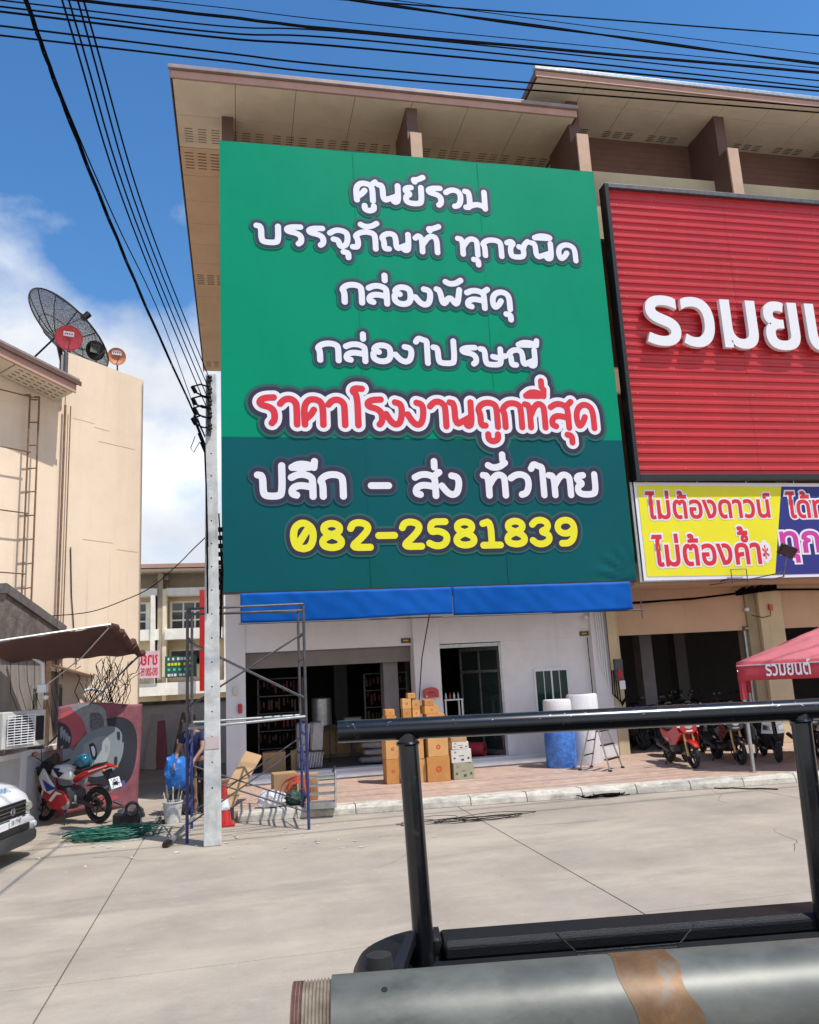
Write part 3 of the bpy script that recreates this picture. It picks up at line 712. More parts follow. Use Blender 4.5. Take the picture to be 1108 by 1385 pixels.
# ---------------------------------------------------------------- yellow and navy banner
bn = thing('banner', 'yellow and navy vinyl banner with red and pink letters below the red sign', 'banner', (11, 16.7, 4))
BY = 16.68
def quad(name, m, pts, yy, parent): return MB().add([(p[0], yy, p[1]) for p in pts], [tuple(range(len(pts)))]).build(name, m, parent, fix=False, solid=.003)
quad('white_border', whiteprint, [(8.98, 4.05), (16.5, 4.00), (16.5, 6.28), (8.98, 6.34)], BY, bn)
quad('yellow_panel', yell, [(9.06, 4.14), (12.34, 4.10), (12.84, 6.22), (9.06, 6.26)], BY - .008, bn)
quad('navy_panel', navyv, [(12.34, 4.10), (16.45, 4.07), (16.45, 6.20), (12.84, 6.22)], BY - .008, bn)
TY = frameT((0, BY - .018, 0), (1, 0, 0), (0, -1, 0)); TYw = frameT((0, BY - .014, 0), (1, 0, 0), (0, -1, 0))
for (parts, x0, x1, bs, h, m) in ((['ไม่ต้องดาวน์'], 9.24, 12.46, 5.48, .41, redprint), (['ไม่ต้องคำ', ('ไม่ต้องค', 'ไม่ต้องค้', .19)], 9.28, 12.02, 4.38, .46, redprint),
                              (['ได้ท'], 12.92, 13.95, 5.46, .41, redprint), (['ทุกจ'], 12.62, 14.2, 4.62, .48, magenta)):
    _, ref = font_text('outline', parts, x0, x1, bs, h, 0, whiteprint, TYw, bn, off=0, bev=.075, ref=None)
    font_text('lettering', parts, x0, x1, bs, h, 0, m, TY, bn, off=0, bev=.024, ref=ref)
    if parts[0][0] == 'ไ': bx('letter_stem', m, bn, x0 + .075, x0 + .135, BY - .0212, BY - .0206, bs + .80 * h, bs + 1.12 * h)
font_text('outline', ['*'], 12.06, 12.26, 4.26, .42, 0, whiteprint, TYw, bn, off=.022, bev=.12); font_text('lettering', ['*'], 12.08, 12.24, 4.27, .40, 0, redprint, TY, bn, off=.01)
for k in range(6): MB().tube([(9.3 + k * 1.3, BY, 6.3), (9.3 + k * 1.3, BY - .02, 6.42)], .01, 5).build('tie', whitep, bn)
bx('backing_frame', steel, bn, 8.95, 16.6, BY + .03, BY + .07, 4.02, 4.07); bx('backing_frame', steel, bn, 8.9, 8.96, BY + .03, BY + .07, 4.02, 6.35)
fl = thing('floodlight', 'dark floodlight on a bent bracket in front of the navy banner', 'floodlight', (12.55, 16, 4.4))
c0 = py(1065, 745, 16.0)
T = Matrix.Translation(c0) @ Matrix.Rotation(R(20), 4, 'Y') @ Matrix.Rotation(R(35), 4, 'X')
MB().box(-.2, .2, -.05, .05, -.13, .13, T).build('lamp_body', black, fl, bevel=.02)
MB().box(-.17, .17, -.056, -.051, -.1, .1, T).build('lamp_glass', glass, fl)
a = py(1060, 780, 16.0); b_ = py(985, 783, 16.6)
MB().tube([c0, a, (a.x - .25, 16.1, a.z - .04), b_, (b_.x, 16.9, b_.z - .02)], .018, 6).build('arm', steeld, fl)
MB().tube([(a.x, 16, a.z + .1), (a.x - .5, 16.3, a.z + .02), (b_.x - .3, 16.9, b_.z - .1)], .014, 6).build('arm', steeld, fl)
MB().tube([(b_.x + .1, 16.6, b_.z - .1), (b_.x + .1, 16.6, b_.z + .22), (b_.x + .5, 16.6, b_.z + .22), (b_.x + .5, 16.6, b_.z - .1)], .012, 6).build('bracket', steeld, fl)
# ---------------------------------------------------------------- cream building on the left
WE = Vector((-2.1, 18.65, 0)); WD = Vector((.769, .639, 0)); WN = Vector((.639, -.769, 0))     # wall end, wall direction, outward normal
def wl(x, y, off=0.0): return wall_pt(x, y, WE + WN * off, WN)
cb_ = thing('cream_building', 'cream rendered building on the left with brown eave and a blank tall side wall', 'building', (-4, 17, 0))
def wpt(s, off, z): return WE + WD * s + WN * off + Vector((0, 0, z))
def s_of(p): return (Vector((p.x, p.y, 0)) - WE).dot(WD)
tr_, tl_ = wl(197, 515), wl(91, 476)
sl = s_of(tl_)
def wallprism(name, m, poly, off, th, parent, bevel=0):   # poly: (s, z)
    return MB().prism([wpt(s, off, z) for s, z in poly], -WN * th).build(name, m, parent, bevel=bevel)
wallprism('tall_wall', cream, [(sl, 0), (0, 0), (0, tr_.z), (sl, tl_.z + .0)], 0, .25, cb_)
s0, s1 = -8.0, sl - .01
_a, _b = wl(0, 460, .78), wl(108, 514, .78); _sl = (_b.z - _a.z) / (s_of(_b) - s_of(_a)); rz_ = lambda s: _b.z - .08 + (s - s_of(_b)) * _sl          # mono pitch eave
wallprism('wall', cream, [(s0, 0), (s1, 0), (s1, rz_(s1) - .02), (s0, rz_(s0) - .02)], -.02, .2, cb_)
MB().box(-9, -3.6, 19.8, 26, 0, 8.2).build('rear_block', cream, cb_)
# roof over the left part
e1 = s_of(_b)
rf = MB().prism([wpt(s0, .78, rz_(s0)), wpt(e1, .78, rz_(e1)), wpt(e1, .78, rz_(e1) + .1), wpt(s0, .78, rz_(s0) + .1)], -WN * 3).build('roof', rooftop, cb_)
MB().prism([wpt(s0, .74, rz_(s0) - .20), wpt(e1 - .05, .74, rz_(e1) - .20), wpt(e1 - .05, .74, rz_(e1) - .005), wpt(s0, .74, rz_(s0) - .005)], -WN * .04).build('fascia', fascia, rf)
MB().prism([wpt(s0, .80, rz_(s0) - .05), wpt(e1 + .03, .80, rz_(e1) - .05), wpt(e1 + .03, .80, rz_(e1) + .04), wpt(s0, .80, rz_(s0) + .04)], -WN * .03).build('gutter', brown, rf)
k = 0; s = e1 - .09
while s > s0 + 1:
    a, b = s - 1.2, s
    m_ = soffit
    MB().prism([wpt(a + .01, .69, rz_(a) - .22), wpt(b - .01, .69, rz_(b) - .22), wpt(b - .01, .69, rz_(b) - .2), wpt(a + .01, .69, rz_(a) - .2)], -WN * .68).build('soffit_panel', m_, rf)
    if k == 0:
        mb = MB()
        for i in range(7):
            for j in range(4):
                ss = a + .12 + i * .15; mb.prism([wpt(ss, .6 - j*.15, rz_(ss) - .222), wpt(ss + .09, .6 - j*.15, rz_(ss + .09) - .222), wpt(ss + .09, .6 - j*.15, rz_(ss + .09) - .226), wpt(ss, .6 - j*.15, rz_(ss) - .226)], -WN * .02)
        stuff(mb.build('vent_slot', dark, rf))
    s -= 1.21; k += 1
p = wl(83, 700, .08); sp = s_of(p)
for q in (0, .12): MB().tube([wpt(sp + q, .09, rz_(sp) - .25), wpt(sp + q - .02, .09, 2.6)], .024 if q == 0 else .012, 8).build('drain_pipe', rust, cb_)
MB().tube([wpt(sp - .06, .16, 8.5), wpt(sp - .06, .16, 9.35)], .05, 6).build('parapet_cap', steeld, cb_)
mb = MB()
for s_, z_, L in ((-1.7, 8.0, .5), (-1.1, 7.6, .9), (-1.4, 5.4, .7), (-.6, 5.25, .5), (-1.2, 7.9, .35)): mb.prism([wpt(s_, .002, z_), wpt(s_ + L, .002, z_ - .02), wpt(s_ + L, .002, z_ - .03), wpt(s_, .002, z_ - .012)], WN * .001)
mb.build('crack', mat('crack', (.5, .36, .24), .9), cb_)
MB().tube([wpt(sp + .25, .03, 5.2), wpt(sp + .3, .03, 4.2), wpt(sp + .45, .03, 2.8)], .010, 5).build('loose_wire', wirem, cb_)
# rusty ladder and the rods fixed to the wall
ld = thing('wall_ladder', 'narrow rusty ladder fixed upright to the cream wall', 'ladder', wpt(-3.0, .25, 2.9))
la, lb = wl(42, 525, .25), wl(22, 800, .25); ra, rb = wl(47, 520, .25), wl(30, 800, .25)
sA, sB = s_of(la), s_of(ra) + .12
for ss in (sA, sB):
    MB().tube([wpt(ss, .22, 3.0), wpt(ss, .22, 8.2)], .019, 6).build('stile', rust, ld)
for k in range(11): MB().tube([wpt(sA, .22, 3.3 + k * .48), wpt(sB, .22, 3.34 + k * .48)], .015, 6).build('rung', rust, ld)
MB().tube([wpt(sA, .22, 8.2), wpt(sA, .02, 8.25)], .018, 6).tube([wpt(sB, .22, 8.2), wpt(sB, .02, 8.25)], .018, 6).build('stay', rust, ld)
rails = thing('wall_railing', 'thin rusty horizontal rods crossing the cream wall left of the ladder', 'railing', wpt(-4, .35, 4))
for z in (8.15, 7.0, 5.75, 4.55): MB().tube([wpt(-8, .25, z + .05), wpt(sA + .05, .25, z)], .014, 6).build('rod', rust, rails)
# ---------------------------------------------------------------- dishes on the roof
def dish(c, axis, rad, depth, m, parent, n=36, rings=8, name='reflector', thick=.006):
    T = Vector(axis).normalized().to_track_quat('Z', 'Y').to_matrix().to_4x4(); T.translation = c
    mb = MB(); prof = [(rad * (i + .001) / rings, depth * ((i / rings) ** 2 - 1)) for i in range(rings + 1)]
    mb.lathe(prof, n=n); mb.xf(T); o = mb.build(name, m, parent, True, solid=thick); return T, o
mesh = mat('dish_mesh', (.05, .055, .06), .5, metal=.3, var=.1)
# perforated sheet: half see-through mesh, the same from every side
_t = mesh.node_tree; _b = _t.nodes['Principled BSDF']
_g = _t.nodes.new('ShaderNodeNewGeometry'); _v = _t.nodes.new('ShaderNodeTexVoronoi'); _v.inputs['Scale'].default_value = 170
_m = _t.nodes.new('ShaderNodeMath'); _m.operation = 'GREATER_THAN'; _m.inputs[1].default_value = .52
_t.links.new(_g.outputs['Position'], _v.inputs['Vector']); _t.links.new(_v.outputs['Distance'], _m.inputs[0]); _t.links.new(_m.outputs[0], _b.inputs['Alpha'])
q0, q1 = wl(44, 405, -.9), wl(142, 480, -.9)
dc = (wl(93, 447, -.9)); rad = 1.12
bd = thing('satellite_dish', 'large black mesh satellite dish with ribs on the left roof', 'satellite dish', (dc.x, dc.y, 8.9))
axis = Vector((.50, .18, .62))
T, _o = dish(dc, axis, rad, .34, mesh, bd)
MB().torus((0, 0, 0), rad, .02, 'z', 40, 6).xf(T).build('rim', black, bd)
for k in range(12):
    a = k * math.pi / 6; pts = [T @ Vector((rad * t * math.cos(a), rad * t * math.sin(a), .34 * (t*t - 1) - .01)) for t in (.05, .3, .55, .8, 1)]
    MB().tube(pts, .012, 5).build('rib', black, bd)
MB().torus((0, 0, .34 * (.3 - 1)), rad * .55, .01, 'z', 32, 5).xf(T).build('ring', black, bd)
fp_ = T @ Vector((0, 0, .55))
for k in range(3):
    a = k * 2.094 + .4; MB().tube([T @ Vector((rad * .98 * math.cos(a), rad * .98 * math.sin(a), 0)), fp_], .007, 5).build('strut', steeld, bd)
MB().lathe([(0, -.1), (.07, -.1), (.08, .1), (0, .12)], n=14).xf(Matrix.Translation(fp_) @ T.to_3x3().to_4x4()).build('feed_horn', black, bd, True)
MB().tube([T @ Vector((0, 0, -.36)), (dc.x - .12, dc.y, dc.z - .75), (dc.x - .12, dc.y, dc.z - 1.7)], [.05, .055, .055], 10).build('mast', black, bd)
MB().tube([T @ Vector((-.5, 0, -.28)), (dc.x - .95, dc.y, dc.z - .95)], .022, 6).build('brace', black, bd)
for (x, y, r_, m, lab, lg) in ((93, 457, 15.5, mat('dish_red', (.62, .06, .075), .5), 'small red satellite dish with a white label in front of the mesh dish', 1),
                           (158, 482, 10.8, mat('dish_faded', (.60, .23, .12), .6), 'small faded orange satellite dish alone on top of the tall wall', 1),
                           (129, 474, 12.0, black, 'small black satellite dish below the rim of the mesh dish', 0)):
    c = wl(x, y, -.25); rr = r_ / FP * (c - EYE).length
    t = thing('satellite_dish', lab, 'satellite dish', (c.x, c.y, c.z - rr - .25), group='small satellite dishes on the left roof')
    axs_ = Vector((.30, -1, -.15)) if lg else Vector((.6, -.8, -.2))
    T, o = dish(c, axs_, rr, .07, m, t, 28, 5)
    MB().torus((0, 0, 0), rr, .008, 'z', 28, 5).xf(T).build('rim', m, t)
    ap = -.045
    lb_ = MB().box(-.11, .11, .04 if lg else -.05, .15, ap + .02, ap + .026)
    lb_.xf(T).build('label', whiteprint if lg else steel, t)
    mb = MB()
    for k in range(4): mb.box(-.085 + k*.045, -.055 + k*.045, .08, .11, ap + .026, ap + .029)
    mb.xf(T).build('label_text', redg if lg else black, t)
    MB().tube([T @ Vector((0, -rr*.9, .01)), T @ Vector((0, -rr * .3, .4))], .01, 5).build('feed_arm', steeld, t)
    MB().tube([T @ Vector((0, 0, -.08)), (c.x, c.y + .12, c.z - .1), (c.x, c.y + .12, c.z - rr - .35)], .018, 6).build('mast', steeld, t)
# ---------------------------------------------------------------- annex along the alley
AP0, AP1 = Vector((-3.95, 14.9, 0)), Vector((-3.40, 18.1, 0))     # two measured points of the annex face
AU = (AP1 - AP0).normalized(); AN = Vector((AU.y, -AU.x, 0)); AROT = math.atan2(-AU.x, AU.y)
def ax(n, s, z): return AP0 + AU * s + AN * n + Vector((0, 0, z))      # n out of the wall, s along it
an = thing('annex_building', 'low stained annex with peeling parapet and slit windows along the alley', 'building', tuple(AP0), None, True, AROT)
SA, SB = .25, 3.35
SA = .05
def abx(name, m, par, n0, n1, s0, s1, z0, z1, bevel=0): return bx(name, m, par, n0, n1, s0, s1, z0, z1, bevel)
abx('wall', annexm, an, -3, 0, SA, SB, 0, 2.95)
pz = lambda s: 4.17 - s * .215
MB().prism([(.05, SA, 2.9), (.05, SB, 2.9), (.05, SB, pz(SB) - .17), (.05, SA, pz(SA) - .17)], (-.35, 0, 0)).build('parapet', oldc, an)
MB().prism([(.09, SA - .05, pz(SA) - .18), (.09, SB, pz(SB) - .18), (.09, SB, pz(SB)), (.09, SA - .05, pz(SA))], (-.5, 0, 0)).build('coping', mat('coping', (.15, .135, .125), .9, var=.25, scale=6), an, bevel=.01)
abx('plinth_wall', mat('plinth_paint', (.50, .50, .51), .8, dirt=(.3, .3, .29), dirtamt=.6), an, .001, .09, SA, SB, 0, 1.20)
abx('plinth_ledge', whitew, an, .001, .13, SA, SB, 1.201, 1.29)
for yy in (.9, 2.6): abx('pilaster', whitew, an, .091, .12, yy - .1, yy + .1, .02, 1.20)
def s_at(xp):
    q = wall_pt(xp, 935, AP0, AN); return (q - AP0).dot(AU)
for (xa_, xb_) in ((41, 47), (77, 83), (106, 109)):
    y0, y1 = s_at(xa_), s_at(xb_)
    f = abx('window_frame', annexm, an, 0.001, .05, y0 - .06, y1 + .06, 1.55, 2.42)
    abx('window_pane', glass, f, .051, .058, y0, y1, 1.6, 2.36)
for xp in (59, 97, 118): q = s_at(xp); abx('post', rust, an, .02, .10, q, q + .08, 1.3, 2.95)
MB().prism([(.5, s_at(62), 2.62), (.5, s_at(128), 2.42), (.5, s_at(128), 2.46), (.5, s_at(62), 2.66)], (-.45, 0, .16)).build('canopy', rust, an)
q = s_at(128); MB().tube([(.35, q, 3.1), (.35, q, 1.0)], .13, 12).build('exhaust_duct', steel, an)
q = s_at(6); MB().tube([(.05, q, 2.86), (.35, q + .2, 2.90), (.5, q + .3, 2.78), (.52, q + .3, 2.42)], .035, 8).build('street_light_arm', whitep, an)
abx('junction_box', whitep, an, .45, .6, q + .22, q + .36, 2.28, 2.42, .01); MB().lathe([(0, 0), (.05, .03), (.06, .08), (0, .1)], (.55, q + .34, 2.14)).build('lamp_head', whitep, an, True)
q = s_at(150); MB().tube([(.1, 2.9, 2.2), (.5, 3.0, 2.3), (.75, 3.0, 2.25), (.77, 3.0, 2.05)], .03, 8).build('lamp_arm', whitep, an)
mb = MB()
for k in range(9):
    y_ = .3 + k * .33; mb.tube([(.06, y_, 2.9), (.05, y_ + .1, 2.3 + .1 * (k % 3)), (.1, y_ + .3, 2.0), (.16, y_ + .5, 1.5), (.2, y_ + .5, .9 - .1 * (k % 2))][:3 + k % 3], .005, 4)
stuff(mb.build('loose_wire', wirem, an))
# twisted branches / cable tangle above the printed banner
tg = thing('cable_tangle', 'dark tangle of old cables and sticks above the printed tarpaulin', 'cable tangle', (-2.6, 17.5, 2.2))
mb = MB(); rt = random.Random(3)
for k in range(46):
    a = Vector((-2.95 + rt.random() * .7, 17.45, 1.9)); q = [a]
    for i in range(6): q.append(q[-1] + Vector((rt.uniform(-.12, .14), rt.uniform(-.05, .05), rt.uniform(-.02, .28))))
    mb.tube(q, rt.uniform(.003, .010), 4)
stuff(mb.build('tangle', wirem, tg))
def ac_unit(loc, rz, lab):
    t = thing('air_conditioner', lab, 'air conditioner', loc, 'outdoor air conditioners on the annex', True, rz)
    bx('casing', mat('ac_casing', (.55, .54, .50), .5, dirt=(.4, .38, .33), dirtamt=.5), t, -.42, .42, -.16, .16, 0, .6, .02)
    MB().lathe([(.02, -.165), (.24, -.165), (.25, -.19)], (-.1, 0, .3), 'y', 24).build('fan_recess', dark, t)
    for k in range(12): MB().box(-.36, .17, -.2, -.192, .06 + k*.042, .075 + k*.042).build('grille_bar', whitep, t)
    for k in range(5): MB().box(-.36 + k*.13, -.35 + k*.13, -.205, -.2, .05, .55).build('grille_bar', whitep, t)
    bx('vent', dark, t, .22, .38, -.165, -.161, .1, .5)
    MB().box(-.4, -.36, -.18, .2, -.06, 0).box(.36, .4, -.18, .2, -.06, 0).build('bracket', steeld, t)
    return t
q = s_at(2); u1 = ac_unit(tuple(ax(.30, q, 1.40)), AROT + R(62), 'white air conditioner unit on the annex ledge at the left edge, above the pickup')
q = s_at(96); u2 = ac_unit(tuple(ax(.42, q, .40)), AROT + R(62), 'air conditioner unit low on the annex wall behind the motorcycle')
# maroon tarp awning
tw = thing('awning', 'sagging dark maroon tarpaulin awning over the alley beside the annex', 'awning', (-2.9, 14, 3.0))
cor = [py(-20, 875, 12.0), py(152, 846, 15.6), py(196, 884, 16.6), py(8, 888, 13.2)]
A_, B_, C_, D_ = Vector((-4.1, 14.0, 3.06)), py(150, 846, 14.6), py(190, 885, 17.2), ax(.1, .3, 2.82)
def fn(u, v):
    near = A_.lerp(B_, u); far = (D_.lerp(C_, u)); p = near.lerp(far, v); p.z -= .12 * math.sin(math.pi * v) * math.sin(math.pi * u) - .015 * math.sin(u * 23 + v * 5) ; return p
MB().grid(fn, 40, 14).build('tarpaulin', maroon, tw, True, fix=False, solid=.006)
mb = MB(); # crumpled hem
pts = [B_.lerp(C_, k / 16) + Vector((.05 * math.sin(k * 2.1), 0, .05 * math.sin(k * 3.3))) for k in range(17)]
mb.tube(pts, [.05 + .025 * abs(math.sin(k * 1.7)) for k in range(17)], 7).build('rolled_hem', maroon, tw, True)
MB().tube([A_ + Vector((0, 0, .02)), B_ + Vector((0, 0, .02))], .018, 6).build('bar', steel, tw)
MB().tube([C_, ax(.1, 1.9, 1.3)], .02, 6).build('prop', steeld, tw)
MB().tube([B_, py(110, 890, 15.6), ax(.1, 1.4, 2.3)], .012, 5).build('rope', cardw, tw)
# ---------------------------------------------------------------- printed tarpaulin leaning at the alley
pt = thing('printed_tarpaulin', 'big pink printed tarpaulin of a sideways smiling face, slumped against the annex', 'tarpaulin', (-2.3, 17.4, 0))
PL = {}
def pb(u, v):      # u across, v up, slumped sheet
    x0, y0, x1, y1 = -3.27, 16.55, -1.98, 17.75
    lean = .22 * (1 - v)
    b = .03 * math.sin(u * 7 + v * 3) + .03 * math.sin(v * 9 + u * 2)
    return Vector((x0 + (x1 - x0) * u + (.769 * 0) + .10 * v * (u - .5), y0 + (y1 - y0) * u - lean + b, .05 + 1.95 * v + .05 * math.sin(u * 5)))
PV_, PH_ = mat('pink_print', S(132, 78, 88), .75, var=.2, scale=5), mat('shade_toned_grey_print', S(116, 126, 130), .6, var=.08)  # print tones of this sheet darkened to stand in for the alley's shade
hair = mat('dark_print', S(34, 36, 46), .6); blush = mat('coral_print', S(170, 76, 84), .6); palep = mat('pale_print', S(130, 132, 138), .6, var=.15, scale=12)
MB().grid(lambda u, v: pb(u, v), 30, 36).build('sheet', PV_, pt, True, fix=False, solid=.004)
def patch(name, m, poly, lift, n=14):
    # polygon in sheet coordinates, fan of rings draped on the sheet
    cx = sum(p[0] for p in poly) / len(poly); cy = sum(p[1] for p in poly) / len(poly); mb = MB(); P = []
    poly = smooth_line(poly + [poly[0]])[:-1]
    for r in range(0, 7):
        for p in poly: u, v = cx + (p[0] - cx) * r / 6, cy + (p[1] - cy) * r / 6; P.append(pb(u, v) + Vector((.69, -.72, 0)) * lift)
    k = len(poly); mb.add(P, [(r * k + i, r * k + (i + 1) % k, (r + 1) * k + (i + 1) % k, (r + 1) * k + i) for r in range(6) for i in range(k)])
    return mb.build(name, m, pt, True, fix=False)
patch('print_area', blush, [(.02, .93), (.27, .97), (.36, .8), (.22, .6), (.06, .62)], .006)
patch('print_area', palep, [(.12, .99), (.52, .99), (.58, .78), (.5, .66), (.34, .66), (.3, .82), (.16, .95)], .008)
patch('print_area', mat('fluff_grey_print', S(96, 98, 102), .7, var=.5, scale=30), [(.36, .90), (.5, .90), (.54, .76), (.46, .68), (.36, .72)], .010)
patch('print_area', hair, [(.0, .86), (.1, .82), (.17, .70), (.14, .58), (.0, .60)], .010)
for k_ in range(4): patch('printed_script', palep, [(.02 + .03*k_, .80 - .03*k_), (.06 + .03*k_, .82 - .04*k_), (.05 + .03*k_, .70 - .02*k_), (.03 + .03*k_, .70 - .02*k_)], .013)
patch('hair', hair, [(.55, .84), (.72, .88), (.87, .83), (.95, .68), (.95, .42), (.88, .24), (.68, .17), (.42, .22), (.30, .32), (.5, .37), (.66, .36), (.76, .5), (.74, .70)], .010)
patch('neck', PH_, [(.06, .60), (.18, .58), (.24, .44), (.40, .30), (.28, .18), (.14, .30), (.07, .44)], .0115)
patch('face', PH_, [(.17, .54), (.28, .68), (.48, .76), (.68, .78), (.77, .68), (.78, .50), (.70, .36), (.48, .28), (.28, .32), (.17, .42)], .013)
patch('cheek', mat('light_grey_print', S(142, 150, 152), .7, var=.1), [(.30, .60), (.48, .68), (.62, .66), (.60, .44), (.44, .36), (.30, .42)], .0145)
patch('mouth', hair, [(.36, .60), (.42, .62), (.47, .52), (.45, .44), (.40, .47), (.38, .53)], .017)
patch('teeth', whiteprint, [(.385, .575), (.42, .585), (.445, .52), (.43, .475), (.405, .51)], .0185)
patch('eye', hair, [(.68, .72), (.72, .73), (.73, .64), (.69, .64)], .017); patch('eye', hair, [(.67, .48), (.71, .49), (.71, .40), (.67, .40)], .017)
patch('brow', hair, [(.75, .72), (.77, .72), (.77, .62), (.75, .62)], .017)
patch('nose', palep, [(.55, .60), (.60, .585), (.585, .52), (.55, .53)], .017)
patch('coral_curve_print', blush, [(.30, .10), (.62, .13), (.80, .10), (.60, .05), (.38, .05)], .006)  # coral shape printed low on the sheet
# ---------------------------------------------------------------- concrete pole with service rack
pole = thing('utility_pole', 'square concrete utility pole at the road edge in front of the scaffold', 'pole', (-.4, 12.7, 0))
pt_, pb_ = py(285.5, 507, 12.7), py(287.5, 1144, 12.6)
zt = pt_.z
def ring(c, h): return [Vector(c) + Vector((a * h, b * h, 0)) for a, b in ((-1, -1), (1, -1), (1, 1), (-1, 1))]
MB().add(ring((pb_.x, 12.72, 0), .125) + ring((pt_.x, 12.72, zt), .082), [(0,3,2,1), (4,5,6,7), (0,1,5,4), (1,2,6,5), (2,3,7,6), (3,0,4,7)]).build('pole_shaft', polec, pole, bevel=.012)
mb = MB(); yf = lambda z: 12.72 - (.125 - .043 * z / zt) - .001; xf_ = lambda z: pb_.x + (pt_.x - pb_.x) * z / zt
for k in range(17):
    z = .8 + k * .36; mb.tube([(xf_(z), yf(z) - .001, z), (xf_(z), yf(z) + .01, z)], .012, 8)
stuff(mb.build('bolt_hole', dark, pole))
bx('pole_notice', mat('notice', (.52, .42, .42), .8), pole, xf_(1.5) - .10, xf_(1.5) + .10, yf(1.45) - .008, yf(1.45) - .002, 1.35, 1.52)
bx('rack_strap', steeld, pole, xf_(6.4) - .07, xf_(6.4) + .0, yf(6.4) - .03, yf(6.4) - .006, zt - 1.05, zt - .05)
for k in range(5):
    z = zt - .12 - k * .2; MB().lathe([(0, -.045), (.04, -.045), (.045, -.02), (.028, 0), (.045, .02), (.04, .045), (0, .045)], (xf_(6.4) - .02, yf(6.4) - .07, z), 'z', 12).build('spool_insulator', black, pole, True)
# tap loops and clamps
mb = MB()
for (x, y) in ((262, 525), (262, 541), (264, 554), (262, 568)):
    q = py(x, y, 12.3); a = Vector((xf_(6.4), yf(6.4) - .05, q.z + .12)); mb.tube([a, a.lerp(q, .6) + Vector((0, 0, .06)), q + Vector((-.01, 0, .03)), q + Vector((.02, 0, -.06)), a.lerp(q, .5) + Vector((0, 0, -.13)), a + Vector((0, 0, -.16))], .014, 5)
    mb.tube([q + Vector((-.02, 0, .03)), q + Vector((.03, 0, -.07))], .035, 6)
mb.build('tap_loop', wirem, pole)
mb = MB()
for k in range(4):
    a = py(262 + 3*k, 562 + 12*k, 12.45); mb.tube([a, py(277, 600 + 4*k, 12.5), py(279, 660, 12.55), py(281, 740 + 30*k, 12.58)], .013, 5)
mb.tube([py(264, 590, 12.4), py(258, 606, 12.4), py(262, 612, 12.4), py(270, 598, 12.4)], .006, 4)
mb.build('cable', wirem, pole)
mb = MB()
for k in range(5): mb.tube([(xf_(5) + .11 + k*.012, 12.75, 4.9 - .3*k), (xf_(5) + .15 + .02*math.sin(k), 12.78, 4.0), (xf_(4) + .12, 12.78, 2.95)], .012, 5)
for k in range(8): mb.box(xf_(5) + .09, xf_(5) + .17, 12.7, 12.8, 3.7 + k * .13, 3.76 + k * .13)
mb.build('service_cable', wirem, pole)
# ---------------------------------------------------------------- overhead wires
def wire(lab, pts, r, group, bundle=1):
    P = [Vector(p) for p in pts]; Q = []
    n = len(P)
    for i in range(n - 1):
        p0, p1, p2, p3 = P[max(i-1, 0)], P[i], P[i+1], P[min(i+2, n-1)]
        for t in [k / 8 for k in range(8)]:
            Q.append(.5 * ((2*p1) + (p2 - p0)*t + (2*p0 - 5*p1 + 4*p2 - p3)*t*t + (3*p1 - p0 - 3*p2 + p3)*t*t*t))
    Q.append(P[-1]); mb = MB()
    for b in range(bundle):
        mb.tube([q + Vector((.0, .0, 0)) + (Vector((math.cos(b*2.1 + i*.6), .0, math.sin(b*2.1 + i*.6))) * r * 1.1 if bundle > 1 else Vector()) for i, q in enumerate(Q)], r * .82, 6)
    o = mb.build('overhead_wire', wirem, None); return tag(o, lab, 'wire', group)
rack = [(xf_(6.4) - .02, yf(6.4) - .07, zt - .12 - k * .2) for k in range(5)]
ords = ('rightmost', 'second from the right', 'third from the right', 'fourth from the right')
for k, (xa_, xm, ym) in enumerate(((113, 200, 300), (105, 192, 300), (93, 184, 300), (84, 177, 300))):
    far_ = gz(xa_, 0, 7.25 - k*.04); mid = gz(xm, ym, 6.95 - k*.08)
    wire('straight wire from the pole to the top left, %s of four' % ords[k], [rack[k], mid, far_, far_ + (far_ - mid) * 1.5], .0095, 'service wires from the pole')
c1 = [py(277, 590, 12.5), gz(210, 443, 5.75), gz(149, 300, 5.75), gz(89, 149, 5.85), gz(54, 54, 5.95), gz(35, 0, 6.0)]; c1.append(c1[-1] + (c1[-1] - c1[-2]) * 6)
wire('thick black cable bundle rising from the pole, farthest left in the sky', c1, .0075, 'cables from the pole', 3)
c2 = [py(277, 592, 12.4), gz(222, 440, 5.85), gz(157, 300, 5.8), gz(93, 152, 5.88), gz(56, 54, 5.98), gz(37, 0, 6.03)]; c2.append(c2[-1] + (c2[-1] - c2[-2]) * 6)
wire('thin black cable running beside the thick bundle up from the pole', c2, .006, 'cables from the pole')
ww = [('lowest of the wires crossing the top of the picture', 47.6, 82, 104, 152, 9.0, .014, 1), ('second lowest of the wires crossing the top of the picture', 34.7, 71, 93, 145, 9.0, .014, 1),
      ('third wire from below crossing the top of the picture', 15.4, 51, 66, 123, 9.4, .017, 1), ('fourth wire from below crossing the top of the picture', 8.6, 44, 55, 118, 9.4, .014, 1),
      ('fifth wire from below crossing the top of the picture', 0, 35, 46, 109, 9.7, .012, 1), ('thick twisted cable crossing the top of the picture, sixth from below', -12, 22, 44, 98, 9.9, .014, 3),
      ('thin wire crossing the top just above the thick twisted cable', -22, 10, 33, 92, 10.1, .008, 1),
      ('thick cable descending to the right across the top, nearest the raised roof', -52, -20, 3, 86, 10.4, .017, 2), ('highest wire crossing the blue sky at the top right', -30, -12, 2, 48, 10.8, .015, 1), ('thin wire at the top right below the highest wire', -48, -22, -4, 73, 10.8, .008, 1)]
